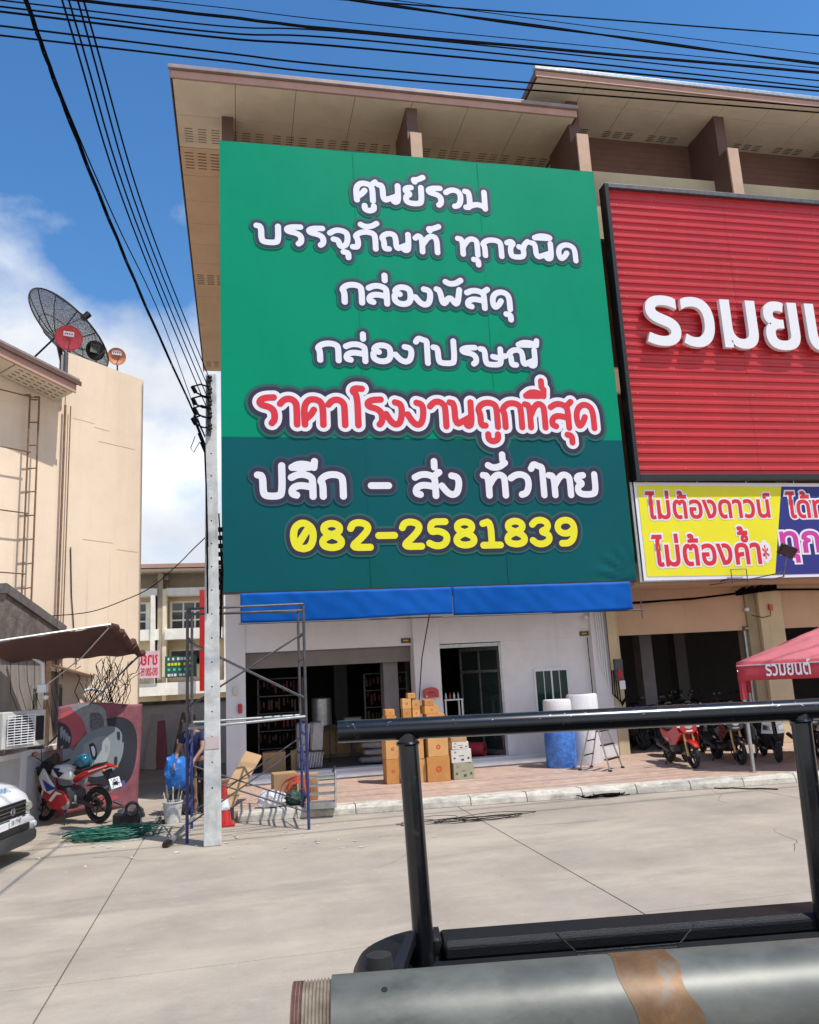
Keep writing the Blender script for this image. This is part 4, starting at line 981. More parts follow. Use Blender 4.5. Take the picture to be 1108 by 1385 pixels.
for lab, a, b, c, d, Y_, r_, n_ in ww:
    P = [py(-0, a, Y_), py(300, b, Y_), py(500, c, Y_), py(1108, d, Y_)]
    if abs(d - 86) < 1 or abs(d - 73) < 1: P[2:3] = [py(500, c, Y_), py(800, (c + d) / 2 + 1, Y_)]
    P = [P[0] + (P[0] - P[1]) * 2] + P + [P[-1] + (P[-1] - P[-2]) * 1.5]
    wire(lab, P, r_, 'wires crossing above the road', n_)
dr = [py(281, 724, 12.75), py(262, 742, 13.6), py(239, 765, 14.6), py(205, 794, 15.6), py(170, 811, 16.2), py(120, 828, 16.8), (wpt(-2.3, .06, 3.75))]
wire('slack black wire sagging from the pole to the cream building', dr, .011, 'slack wires')
# ---------------------------------------------------------------- scaffold
scf = thing('scaffold', 'two level tube scaffold tower, black above and blue below, straddling the kerb end', 'scaffold', (.1, 13.4, 0))
# legs measured at their feet
F = {'nl': gz(253, 1141), 'fl': gz(262, 1113), 'nr': gz(418, 1122)}
nl, nr, fl_ = F['nl'], F['nr'], F['fl']
w_ = Vector((fl_.x - nl.x, fl_.y - nl.y, 0)); w_ = w_.normalized() * 1.25; fl_ = nl + w_; fr = nr + w_ 
zt1 = py(258, 822, nl.y).z; zm = 1.62
lvl = []
def leg(p, zb):
    o = MB().tube([(p.x, p.y, zb), (p.x, p.y, zm)], .024, 10).build('blue_leg', bluep, scf, True)
    MB().tube([(p.x, p.y, zm + .004), (p.x, p.y, zt1)], .024, 10).build('black_leg', steeld, scf, True)
for p, zb in ((nl, 0), (nr, 0), (fl_, 0), (fr, .15)): leg(p, zb)
def bar(a, za, b, zb, m=None, r=.02, name='bar'): MB().tube([(a.x, a.y, za), (b.x, b.y, zb)], r, 8).build(name, m or steeld, scf, True)
for a, b in ((nl, fl_), (nr, fr)):
    for z in (.45, .95, 1.4): bar(a, z, b, z, bluep)
    for z in (2.0, 2.6, 3.0): bar(a, z, b, z)
    bar(a, .5, b, 1.35, bluep, .014, 'brace')
    bar(a, zt1, b, zt1); bar(a, zm, b, zm)
for a, b in ((nl, nr), (fl_, fr)):
    bar(a, .98, b, .25, steeld, .012, 'diagonal_brace'); bar(a, .25, b, 1.30, steeld, .012, 'diagonal_brace')
    bar(a, 2.95, b, 1.98, steeld, .012, 'diagonal_brace'); bar(a, 1.95, b, 3.02, steeld, .012, 'diagonal_brace')
bar(nl, zm + .02, nr, zm + .08, steel, .022, 'ledger'); bar(fl_, zm + .05, fr, zm + .05, steel, .02, 'ledger')
bar(nl, zt1 - .02, nr, zt1 + .02, steeld, .02, 'ledger'); bar(fl_, zt1, fr, zt1, steeld, .02, 'ledger'); bar(nl, zt1 - .10, nr, zt1 - .08, steeld, .014, 'ledger')
# ---------------------------------------------------------------- alley end wall, far row of houses
aw = thing('boundary_wall', 'grubby white wall closing the alley behind the scaffold', 'wall', (-1.7, 25, 0))
bx('wall', mat('grubby_white', (.82, .81, .78), .85, dirt=(.5, .5, .46), dirtamt=.6), aw, -3.6, -.3, 25, 25.15, 0, 1.75)
bx('coping', oldc, aw, -3.65, -.28, 24.95, 25.2, 1.752, 1.85)
for k, (x0, t_, m, lab) in enumerate(((-2.45, .12, cardw, 'pale board leaning on the alley wall, nearest the pink tarpaulin'), (-2.1, -.1, mat('pink_board', (.4, .13, .16), .7), 'pink printed board leaning on the alley wall'),
                       (-1.75, .2, wood, 'narrow wooden plank leaning on the alley wall beside the pink board'), (-1.35, -.05, cardw, 'wide cream board leaning on the alley wall'))):
    T = Matrix.Translation((x0, 24.4, 0)) @ Matrix.Rotation(t_, 4, 'Y') @ Matrix.Rotation(-R(14), 4, 'X')
    o = MB().box(-.16 if k != 3 else -.35, .16 if k != 3 else .35, 0, .03, .02, 1.55 - .2 * (k % 2), T).build('board', m, None); tag(o, lab, 'board', 'boards leaning in the alley')
# street flower rack like bucket of prints
fb = thing('terrace', 'pale yellow row of three storey shophouses with white balconies beyond the alley', 'building', (-8, 50, 0))
def P5(x, y): return py(x, y, 50)
xl, xr = -16.0, 6.0
yl2 = mat('pale_yellow_render', (.86, .74, .52), .9, var=.05); grayb = mat('taupe_render', (.42, .36, .28), .9); whb = mat('white_trim', (.88, .85, .76), .8)
zr = P5(230, 771).z
bx('wall', yl2, fb, xl, xr, 50.6, 58, 0, zr - .5)
rf3 = MB().prism([(xl - 1, 48.6, zr - .05), (xr, 48.6, zr - .05), (xr, 48.6, zr + .15), (xl - 1, 48.6, zr + .15)], (0, 10, .3)).build('roof', rooftop, fb)
bx('fascia', fascia, rf3, xl - 1, xr, 48.5, 48.6, zr - .05, zr + .18)
bx('soffit', soffit, rf3, xl - 1, xr, 48.6, 50.6, zr - .2, zr - .1)
bayw = 4.15; xp0 = P5(221, 850).x
z3 = P5(240, 805).z; zw1 = P5(240, 815).z; zb1 = P5(240, 850).z; zb0 = P5(240, 862).z; z2b = P5(240, 925).z; z2t = P5(240, 912).z
for k in range(-2, 4):
    xc = xp0 + k * bayw
    bx('pier', grayb, fb, xc - .28, xc, 49.4, 50.6, 0, zr - .2); bx('pier_front', yl2, fb, xc, xc + .22, 49.35, 50.6, 0, zr - 1.2)
    if k < 3:
        a, b = xc + .24, xc + bayw - .3
        bx('upper_recess', grayb, fb, a, b, 50.4, 50.58, zr - 1.5, zr - .2)
        bx('hood', whb, fb, a, b, 49.2, 50.5, z3 - .05, z3 + .35)
        fr_ = bx('window_frame', whb, fb, a + .1, b - .5, 50.3, 50.58, zb1 - .05, zw1 + .1)
        nn = 4; ww_ = (b - .7 - a - .2) / nn
        for i in range(nn):
            q = a + .2 + i * ww_; bx('window_pane', glass, fr_, q + .05, q + ww_ - .05, 50.27, 50.295, zb1 + .55, zw1 - .55)
            bx('window_pane', glass, fr_, q + .05, q + ww_ - .05, 50.27, 50.295, zw1 - .45, zw1 - .02); bx('window_pane', glass, fr_, q + .05, q + ww_ - .05, 50.27, 50.295, zb1 + .02, zb1 + .45)
        bx('balcony', whb, fb, a - .1, b + .1, 49.2, 50.5, zb0 - .15, zb1 - .05)
        bx('side_frame', whb, fb, b - .35, b - .1, 49.1, 50.5, z2b, zw1 + .4)
        f2 = bx('window_frame', whb, fb, a + .1, a + 2.2, 50.3, 50.58, z2b + 1.3, zb0 - .7)
        for i in range(2):
            for (u, v) in ((z2b + 1.4, zb0 - 1.6), (zb0 - 1.5, zb0 - .8)): bx('window_pane', glass, f2, a + .2 + i * 1.0, a + 1.1 + i * 1.0, 50.27, 50.295, u, v)
        for i in range(16): bx('railing_bar', steeld, fb, a + .1 + i * .22, a + .13 + i * .22, 49.3, 49.33, z2b + .3, z2b + 1.3)
        bx('balcony', whb, fb, a - .24, b + .3, 48.9, 50.5, z2b - .6, z2b + .1)
        bx('shutter', mat('grey_shutter', (.30, .28, .25), .7), fb, a + .2, b - .1, 50.2, 50.59, 0, z2b - 2.2)
def far_sign(lab, x0, y0, x1, y1, Yp, m, deco):
    a, b = py(x0, y1, Yp), py(x1, y0, Yp)
    t = thing('sign', lab, 'sign', ((a.x + b.x) / 2, Yp, a.z)); bx('panel', m, t, a.x, b.x, Yp, Yp + .1, a.z, b.z); deco(t, a, b, Yp - .012); return t
def rows(m_list, n, seed):
    def f(t, a, b, y):
        q = random.Random(seed)
        hh = (b.z - a.z) / n
        for i in range(n):
            x = a.x + .15; mb = MB()
            while x < b.x - .3:
                L = q.uniform(.08, .16); mb.box(x, x + L, y, y + .01, a.z + i*hh + hh*.22, a.z + i*hh + hh*.7); x += L + q.choice((.05, .05, .16))
            mb.build('lettering', m_list[i % len(m_list)], t)
    return f
far_sign('dark green sign with rows of small coloured lettering on the far balcony', 223, 886, 266, 917, 48.8, mat('deep_green', (.02, .10, .075), .5), rows([whiteprint, mat('mint', (.1, .6, .4), .5), yell, whiteprint], 4, 2))
def sale(t, a, b, y):
    T = frameT((b.x, y, 0), (-1, 0, 0), (0, -1, 0)); 
    # the sheet hangs inside out, so the word shows mirrored
    T = Matrix.Translation((a.x + b.x, 0, 0)) @ Matrix.Scale(-1, 4, Vector((1, 0, 0))) @ frameT((0, y, 0), (1, 0, 0), (0, -1, 0))
    hgt = b.z - a.z
    font_text('lettering', ['ขาย'], a.x + .1, b.x - .1, a.z + hgt * .50, hgt * .34, 0, redprint, T, t, off=.02)
    font_text('lettering', ['093-200195'], a.x + .1, b.x - .1, a.z + hgt * .10, hgt * .22, 0, redprint, T, t, off=.02)
far_sign('pink and white cloth sign with mirrored red lettering hanging on the far balcony', 188, 880, 216, 918, 48.7, mat('pink_cloth', (.75, .50, .55), .7), sale)
def vert(t, a, b, y):
    for k, (ch, f) in enumerate((('รวม', .90), ('S', .76), ('I', .62), ('ค', .48), ('L', .20), ('C', .05))):
        T = frameT((0, y, 0), (1, 0, 0), (0, -1, 0)); h = (b.z - a.z) * (.04 if k == 0 else .085)
        font_text('lettering', [ch], a.x + .45, b.x - .35, a.z + (b.z - a.z) * f, h, 0, whiteprint, T, t, off=.02)
far_sign('tall narrow red sign with white lettering beside the pole on the far shophouses', 270, 797, 292, 935, 47.5, redg, vert)
# ---------------------------------------------------------------- cartons
PZ = .152
logo = mat('red_stamp', (.55, .05, .02), .7)
ctr = [0]
def carton(x, y, z, w_, d_, h_, m, lab, rz=0, kind='logo', group='orange parcel cartons'):
    t = thing('carton', lab, 'box', (x, y, z), group, True, rz)
    ctr[0] += 1
    if m is cardb: m = (cardb, cardb2, cardb, cardb3, cardb2)[ctr[0] * 3 % 5]
    MB().box(-w_/2, w_/2, -d_/2, d_/2, 0, h_ - .004).build('box_body', m, t, bevel=.006)
    bx('flap', m, t, -w_/2 + .003, w_/2 - .003, -d_/2 + .003, -.004, h_ - .0035, h_); bx('flap', m, t, -w_/2 + .003, w_/2 - .003, .004, d_/2 - .003, h_ - .0035, h_ + .002)
    bx('tape', mat('tape', (.50, .33, .15), .3), t, -w_/2 - .001, w_/2 + .001, -.025, .025, h_ + .0005, h_ + .003)
    if kind == 'logo':
        r = min(w_, h_) * .10
        MB().torus((0, -d_/2 - .001, h_ * .5), r, r * .28, 'y', 20, 6, .05).build('stamp', logo, t)
        bx('stamp_mark', logo, t, -r*.4, r*.4, -d_/2 - .003, -d_/2 - .001, h_*.5 - r*.15, h_*.5 + r*.15)
    elif kind == 'print':
        for (a, b, c, e) in ((-.35, -.25, .72, .86), (-.4, -.3, .3, .42), (-.12, .14, .48, .56), (.3, .4, .25, .4), (-.02, .12, .15, .3)):
            bx('printed_mark', greyp if e > .5 else steeld, t, a * w_, b * w_, -d_/2 - .002, -d_/2 - .0005, c * h_, e * h_)
    return t
E1 = .002
SX = 3.87   # main stack column
y0 = 16.45
z = PZ
for k, (w_, h_, lab) in enumerate(((.62, .60, 'lowest and largest orange carton of the tall stack beside the white cartons'), (.56, .46, 'second carton from the ground in the tall orange stack beside the white cartons'),
                    (.54, .34, 'third carton from the ground in the tall orange stack, behind the black rail'), (.50, .24, 'fourth carton from the ground in the tall orange stack, just above the black rail'),
                    (.40, .20, 'fifth carton of the tall orange stack, under the small top one'), (.26, .14, 'smallest carton crowning the tall orange stack under the red post box'))):
    h_ *= .79; w_ *= .74
    carton(SX - (.02 * k if k > 3 else 0), y0, z, w_, .5 - .03*k, h_, cardb, lab, R((-2, 2, 1, -1, 3, -3)[k])); z += h_ + E1
z = PZ
for k, (w_, h_, lab) in enumerate(((.50, .56, 'lowest orange carton of the middle stack, partly behind the black post'), (.46, .42, 'second carton from the ground in the middle orange stack'), (.44, .38, 'third carton from the ground in the middle orange stack, behind the rail'), (.40, .20, 'flat fourth carton of the middle orange stack'))):
    h_ *= .80; w_ *= .88
    carton(3.40, 16.5, z, w_, .42, h_, cardb, lab, R((1, -2, 3, 0)[k])); z += h_ + E1
zz = z
for i, (dx, dz, w_, h_, lab) in enumerate(((-.1, 0, .19, .17, 'small orange carton at lower left on top of the middle stack'), (.11, 0, .17, .15, 'small orange carton at lower right on top of the middle stack'), (-.1, .172, .2, .20, 'upright small orange carton at upper left on the middle stack'), (.11, .152, .17, .18, 'small orange carton at upper right on the middle stack'), (.02, .374, .17, .10, 'tiny flat orange carton topmost on the middle stack'))):
    carton(3.40 + dx * .9, 16.45, zz + dz, w_ * .92, .2, h_, cardb, lab)
z = PZ
for k, (w_, h_, lab) in enumerate(((.32, .60, 'lowest orange carton of the leftmost stack'), (.32, .50, 'second orange carton of the leftmost stack'), (.30, .42, 'third orange carton of the leftmost stack, behind the rail end'), (.24, .14, 'flat orange carton near the top of the leftmost stack'), (.22, .16, 'small orange carton on top of the leftmost stack'))):
    h_ *= .78; w_ *= .85
    carton(2.98, 16.6, z, w_, .4, h_, cardb, lab, R((0, 2, -2, 3, -3)[k])); z += h_ + E1
z = PZ
for k, (w_, h_, m, kd, lab) in enumerate(((.52, .44, cardg, 'print', 'olive printed carton at the bottom of the pale stack beside the doorway'), (.50, .36, cardw, 'print', 'white printed carton in the middle of the pale stack beside the doorway'),
                     (.42, .20, cardw, 'print', 'shallow white printed carton second from the top of the pale stack'), (.40, .12, cardk, 'none', 'flat brown carton on top of the pale stack beside the doorway'))):
    h_ *= .72; w_ *= .82
    carton(4.38 - .02 * k, 16.45, z, w_, .4, h_, m, lab, R((2, -2, 1, 0)[k]), kd, 'pale printed cartons'); z += h_ + E1
# red post box on the pillar
pbx = thing('post_box', 'red round-topped letter box on the white pillar above the cartons', 'letter box', (4.18, 18.0, 1.6))
cpx = py(583, 938, 18.05)
o = MB().add([(cpx.x + a, 17.98, cpx.z + b) for a, b in ((-.17, -.09), (.17, -.09), (.17, .07), (.11, .12), (0, .14), (-.11, .12), (-.17, .07))] + [(cpx.x + a, 18.118, cpx.z + b) for a, b in ((-.17, -.09), (.17, -.09), (.17, .07), (.11, .12), (0, .14), (-.11, .12), (-.17, .07))],
    [tuple(range(7)), tuple(range(13, 6, -1))] + [(i, i + 7, (i + 1) % 7 + 7, (i + 1) % 7) for i in range(7)]).build('box_body', redg, pbx, bevel=.01)
bx('slot', dark, pbx, cpx.x - .08, cpx.x + .08, 17.974, 17.979, cpx.z + .02, cpx.z + .035); bx('badge', whiteprint, pbx, cpx.x - .13, cpx.x - .09, 17.974, 17.979, cpx.z - .07, cpx.z - .04)
bx('plate', redp, pbx, cpx.x - .1, cpx.x + .1, 17.973, 17.979, cpx.z - .05, cpx.z - .01)
# white shelf stand in the doorway
st = thing('shelf_stand', 'slim white shelf stand with bottles in the shop doorway', 'shelf', (4.95, 18.7, .33))
for a in (4.72, 5.12): 
    for b in (18.75, 19.05): bx('leg', whitep, st, a - .018, a + .018, b - .018, b + .018, .31, 1.62)
for z in (1.60, 1.0, .5): bx('shelf', whitep, st, 4.69, 5.15, 18.72, 19.08, z, z + .03)
for k in range(4):
    tag(MB().lathe([(0, 0), (.025, 0), (.025, .09), (.01, .12), (.01, .15), (0, .15)], (4.76 + k * .1, 18.85, 1.632), 'z', 10).build('bottle', (whitep, redg, whitep, steel)[k], None, True),
        ('white bottle, leftmost on the white shelf stand', 'red bottle standing on the white shelf stand', 'white bottle beside the red one on the shelf stand', 'grey bottle, rightmost on the white shelf stand')[k], 'bottle')
# things inside the shop
tank = thing('steel_drum', 'shiny upright steel drum on legs inside the dark shop', 'drum', (1.95, 20.0, .32))
MB().lathe([(0, 1.15), (.22, 1.15), (.24, 1.17), (.24, 1.78), (.22, 1.8), (0, 1.82)], (1.95, 20, 0), 'z', 28).build('drum_body', steel, tank, True)
for a in (-.17, .17): MB().tube([(1.95 + a, 20, 1.15), (1.95 + a, 20, .31)], .015, 6).build('leg', steeld, tank)
def bundle(x, y, z, w_, d_, h_, lab, n=3):
    t = thing('wrapped_bundle', lab, 'bundle', (x, y, z), 'film wrapped bundles')
    MB().loft([(x - w_/2, y, z + h_/2, d_/2 * .9, h_/2 * .9), (x - w_/2 + .03, y, z + h_/2, d_/2, h_/2), (x + w_/2 - .03, y, z + h_/2, d_/2, h_/2), (x + w_/2, y, z + h_/2, d_/2*.9, h_/2*.9)], 20, 'x', 7).build('stack', greyp, t, True)
    mb = MB()
    for k in range(9): a = x - w_/2 + .04 + k * (w_ - .08) / 8; mb.tube([(a, y - d_/2 - .004, z + .02), (a + .06, y - d_/2 - .006, z + h_ - .02)], .006, 4)
    mb.build('film_fold', whitep, t)
    return t
bundle(1.52, 18.75, .332, .56, .4, .36, 'grey wrapped bundle lying on the shop floor behind the scaffold leg')
bundle(1.38, 18.75, .70, .27, .4, .62, 'upright grey wrapped bundle, left one on the lying bundle'); bundle(1.68, 18.75, .70, .28, .4, .62, 'upright grey wrapped bundle, right one on the lying bundle')
def sack(x, y, z, lab, sx=.55):
    t = MB().loft([(x - sx/2, y, z + .09, .02, .01), (x - sx*.45, y, z + .09, .17, .06), (x, y, z + .09, .22, .09), (x + sx*.45, y, z + .09, .17, .06), (x + sx/2, y, z + .09, .02, .01)], 18, 'x', 3).build('sack', greyp, None, True); return tag(t, lab, 'sack', 'grey sacks in the shop')
for k, lab in enumerate(('lowest grey sack left of the orange cartons', 'second grey sack from the floor left of the orange cartons', 'third grey sack from the floor left of the orange cartons', 'topmost grey sack of the pile left of the orange cartons')):
    sack(3.1 + (.0, .05, -.05, .02)[k], 18.72, .332 + k * .16, lab, .95 - .08*k)
tb = thing('counter', 'dark wooden counter with drawers deep inside the shop', 'counter', (2.4, 21, .3))
bx('top', wood, tb, 1.5, 3.2, 20.8, 21.4, 1.05, 1.1); bx('front_panel', wood, tb, 1.55, 3.15, 20.85, 20.9, .31, 1.045)
for k in range(4): bx('drawer', cardk, tb, 1.6 + k * .39, 1.95 + k * .39, 20.81, 20.849, .4, .95)
for (x0, lab, m1) in ((.45, 'rack of hanging red and brown goods inside the shop, left side', redc), (3.0, 'rack of small hanging goods inside the shop beside the inner column', cardk)):
    t = thing('goods_rack', lab, 'rack', (x0 + .5, 19.9, .3))
    for a in (x0, x0 + 1.05): bx('upright', steeld, t, a - .02, a + .02, 19.9, 19.94, .31, 2.3)
    for z in (.7, 1.1, 1.5, 1.9, 2.3): bx('hanger_bar', steeld, t, x0, x0 + 1.05, 19.86, 19.9, z, z + .02)
    for r_ in range(5):
        mb = MB(); q = random.Random(r_ + int(x0))
        for k in range(11): a = x0 + .03 + k * .09 + q.uniform(-.02, .02); b_q = .62 + r_*.4 + q.uniform(-.04, .04); mb.box(a, a + q.uniform(.015, .05), 19.8 - q.uniform(0, .1), 19.84, b_q - q.uniform(.08, .28), b_q)
        stuff(mb.build('hanging_goods', (mat('shade_toned_red_goods', (.10, .012, .012), .8), mat('shade_toned_goods', (.06, .03, .02), .8))[(r_ + (x0 > 2)) % 2], t))  # goods coloured darker to imitate the dim light inside the shop
for k, lab in enumerate(('brown carton on the shop floor behind the leaning board', 'open brown carton by the shop sill behind the scaffold')):
    carton(.75 + k * .62, 18.9, .302, .5, .4, .42, cardk, lab, 0, 'none', 'brown cartons in the shop')
scr = thing('display_board', 'pale blue framed poster standing inside the shop', 'poster', (2.72, 20.2, 1.0)); bx('frame', steeld, scr, 2.5, 2.95, 20.2, 20.24, .8, 1.3); bx('print', mat('pale_blue', (.3, .4, .5), .5), scr, 2.53, 2.92, 20.19, 20.199, .83, 1.27); bx('stand', steeld, scr, 2.68, 2.76, 20.2, 20.24, .3, .8)
rl = thing('fabric_roll', 'rolled red matting lying in the shop doorway', 'roll', (5.4, 18.8, .3))
MB().tube([(4.80, 19.25, .47), (5.55, 18.62, .47)], .155, 22, cap=True).build('matting', redc, rl, True)
a = Vector((5.55, 18.62, .47)); dd = Vector((.757, -.653, 0)); mb = MB()
mb.tube([a - dd * .01, a + dd * .006], .055, 16).build('core', dark, rl)
mb = MB(); mb.torus((0, 0, 0), .105, .006, 'z', 20, 5).xf(Matrix.Translation(a + dd * .003) @ dd.to_track_quat('Z', 'Y').to_matrix().to_4x4()).build('edge_winding', redg, rl)
# foam rolls in front of the panel
def roll(x, y, z0, r_, h_, m, lab, mtop=None):
    t = thing('foam_roll', lab, 'roll', (x, y, z0), 'upright foam rolls by the white panel')
    MB().lathe([(0, .01), (r_*.97, 0), (r_, .03), (r_*1.015, h_*.5), (r_, h_ - .04), (r_*.94, h_), (0, h_ - .01)], (x, y, z0), 'z', 32).build('wrap', m, t, True); return t
foam = mat('foam_white', (.70, .68, .68), .6, var=.06, scale=12, bump=.4, bscale=30)
blueb = mat('blue_bag', (.06, .20, .60), .3, var=.3, scale=8, bump=1, bscale=14)
wp = py(770, 1042, 16.9)
roll(6.75, 16.95, PZ, .33, .98, blueb, 'foam roll standing in a crinkled blue plastic bag')
roll(6.75, 16.95, PZ + .982, .30, .42, foam, 'white foam roll standing on the blue bag, under the window')
roll(7.42, 17.15, PZ, .34, 1.48, foam, 'tall white foam roll standing against the right pillar behind the stepladder')
# aluminium stepladder
def stepladder(loc, rz, lab):
    t = thing('stepladder', lab, 'ladder', loc, None, True, rz)
    H_ = 1.15
    for s in (-1, 1):
        MB().tube([(.30 * s, -.32, .0), (.17 * s, 0, H_)], .018, 8).build('front_rail', steel, t)
        MB().tube([(.26 * s, .36, .0), (.16 * s, .03, H_ - .02)], .015, 8).build('rear_rail', steel, t)
        for yy, xx in ((-.32, .30), (.36, .26)): bx('rubber_foot', rubber, t, xx*s - .03, xx*s + .03, yy - .03, yy + .03, -.0, .03)
    for k in range(4):
        f = (k + .8) / 4.2; y = -.32 + .32 * f; hw = .30 - .13 * f; bx('tread', black, t, -hw, hw, y - .03, y + .06, H_ * f - .012, H_ * f + .012)
    for f in (.25, .5): bx('rear_brace', black, t, -.26 + .1*f, .26 - .1*f, .36 - .33 * f - .01, .36 - .33 * f + .01, H_ * f - .012, H_ * f + .012)
    bx('top_cap', black, t, -.19, .19, -.05, .09, H_, H_ + .03, .008)
    return t
stepladder((7.25, 16.05, PZ), R(40), 'open aluminium stepladder with black treads beside the blue bag')
# folded metal step stool leaning on the kerb
q = thing('step_stool', 'battered grey metal step stool tipped over the kerb by the scaffold leg', 'step stool', (1.35, 14.2, .1))
T = Matrix.Translation((1.36, 14.45, .155)) @ Matrix.Rotation(R(-8), 4, 'Z')
for s in (-.24, .24):
    MB().prism([T @ Vector((s, -.36, 0)), T @ Vector((s, -.34, .10)), T @ Vector((s, .28, .54)), T @ Vector((s, .36, .50)), T @ Vector((s, .36, .40)), T @ Vector((s, -.20, 0))], T.to_3x3() @ Vector((.02, 0, 0))).build('side_rail', steel, q)
    MB().tube([T @ Vector((s, .33, .48)), T @ Vector((s * .95, .40, 0))], .016, 8).build('leg', steeld, q)
for k in range(4): MB().box(-.235, .235, -.32 + .165 * k, -.14 + .165 * k, .075 + .115 * k, .10 + .115 * k, T).build('tread', steel, q)
MB().box(-.235, .235, -.36, -.34, 0, .10, T).build('front_plate', steel, q)
MB().tube([T @ Vector((.2, .3, .5)), T @ Vector((.24, .34, .6))], .02, 6).build('hinge', black, q)
# rubbish on the kerb corner
lb_ = thing('cardboard_sheet', 'long brown cardboard sheet leaning against the shop wall', 'cardboard', (.2, 15.3, .15))
P0, P1 = py(300, 1092, 15.0), py(340, 1024, 15.9)
MB().prism([(P0.x - .12, 15.0, .16), (P0.x + .18, 15.0, .16), (P1.x + .18, 15.75, P1.z), (P1.x - .10, 15.75, P1.z + .1)], (0, .02, .03)).build('sheet', cardk, lb_)
bx('fold', wood, lb_, P0.x - .05, P0.x, 14.99, 15.0, .16, .2)
carton(.78, 15.25, .153, .42, .34, .50, cardk, 'tall brown carton standing behind the white bag on the kerb', R(6), 'none', 'brown cartons on the pavement'); carton(1.22, 15.35, .153, .34, .34, .44, cardk, 'brown carton beside the tall one behind the orange cord', R(-8), 'none', 'brown cartons on the pavement')
def lump(name, lab, cat, c, hx, hy, hz, m, seed, parent=None):
    bm = bmesh.new(); bmesh.ops.create_icosphere(bm, subdivisions=3, radius=1); q = random.Random(seed); ph = [q.uniform(0, 6) for _ in range(6)]
    for v in bm.verts:
        k = 1 + .16 * math.sin(v.co.x * 5 + ph[0]) * math.sin(v.co.y * 4 + ph[1]) + .1 * math.sin(v.co.z * 9 + ph[2] + v.co.x * 7)
        v.co = Vector((v.co.x * hx * k, v.co.y * hy * k, max(v.co.z, -.75) * hz * k))
    mn = min(v.co.z for v in bm.verts)
    mb = MB(); mb.add([v.co + Vector((c[0], c[1], c[2] - mn)) for v in bm.verts], [[v.index for v in f.verts] for f in bm.faces]); bm.free()
    o = mb.build(name, m, parent, True); 
    if lab: tag(o, lab, cat)
    return o
lump('plastic_bag', 'crumpled white plastic bag lying on the kerb corner', 'bag', (.52, 14.75, PZ), .24, .16, .15, mat('bag_white', (.66, .65, .68), .35, var=.1, scale=15, bump=1, bscale=18), 1)
lump('green_cloth', 'dark green tarpaulin bundle beside the white plastic bag', 'bundle', (.93, 14.8, PZ), .18, .14, .12, mat('dark_green', (.012, .07, .05), .6, var=.3, bump=1, bscale=18), 2)
mb = MB(); q = random.Random(5)
for k in range(9):
    r_ = .18 + .02 * k; mb.torus((.98 + q.uniform(-.04, .04), 15.0 + .012 * k, PZ + .19), r_ * .8, .008, 'y', 24, 5)
tag(mb.build('orange_cord', mat('orange_cord', (.62, .10, .05), .6), None), 'coil of orange extension cord leaning behind the green bundle', 'cord')
def coil(lab, c, R_, n, m, r, seed, z=0.0, sx=1.6, tail=None, cat='cable', name='cable_coil', jit=.3, hz=.05):
    q = random.Random(seed); mb = MB()
    for k in range(n):
        a0 = q.uniform(0, 6.28); cx = c[0] + q.uniform(-jit, jit) * R_ * sx; cy = c[1] + q.uniform(-jit, jit) * R_ * .6; rx = R_ * q.uniform(.5, 1.05) * sx; ry = R_ * q.uniform(.4, 1.0); h0 = q.uniform(0, hz)
        mb.tube([(cx + rx * math.cos(a0 + t * .42) * (1 + .1 * math.sin(t * 1.3 + k)), cy + ry * math.sin(a0 + t * .42), z + r + h0 + .012 * math.sin(t + k)) for t in range(15)], r, 5)
    if tail: mb.tube([Vector(p) + Vector((0, 0, r)) for p in tail], r, 5)
    return tag(mb.build(name, m, None), lab, cat)
gm = mat('green_rope', (.012, .13, .085), .6, var=.35, scale=20)
g0 = gz(152, 1133)
coil('tangled pile of green rope on the concrete in front of the motorcycle', g0, .30, 60, gm, .007, 3, 0, 1.7, None, 'rope', 'rope_pile', .55, .13)
a = gz(812, 1078)
coil('coil of black cable on the road below the kerb, right of the black post', (a.x, a.y), .24, 7, wirem, .009, 8, 0, 1.8)
a = gz(655, 1108)
coil('thin loops of dark wire lying on the road left of the black cable coil', (a.x, a.y), .30, 5, wirem, .005, 9, 0, 2.4)
a = gz(605, 1112)
coil('loose pale wire straggling on the road near the black post', (a.x - .3, a.y + .1), .26, 3, steeld, .005, 19, 0, 2.0)
a, b = gz(915, 1066), gz(1050, 1068)
mb = MB(); mb.tube([(a.x + (b.x - a.x) * k / 14, a.y + (b.y - a.y) * k / 14 + .05 * math.sin(k * 1.7), .012) for k in range(15)], .011, 5)
mb.torus((a.x - .1, a.y + .03, .02), .11, .01, 'z', 20, 5); tag(mb.build('black_hose', wirem, None), 'black hose trailing along the kerb in front of the tent leg', 'hose')
# traffic cone
cn = thing('traffic_cone', 'red and white traffic cone half hidden behind the utility pole', 'traffic cone', (-.18, 14.25, 0))
bx('base', redg, cn, -.42, -.08, 14.1, 14.44, 0, .04, .01)
MB().lathe([(.12, .04), (.09, .25)], (-.25, 14.27, 0)).build('cone', redg, cn, True); MB().lathe([(.09, .251), (.065, .42)], (-.25, 14.27, 0)).build('white_band', whitep, cn, True); MB().lathe([(.065, .421), (.025, .68), (0, .69)], (-.25, 14.27, 0)).build('cone', redg, cn, True)
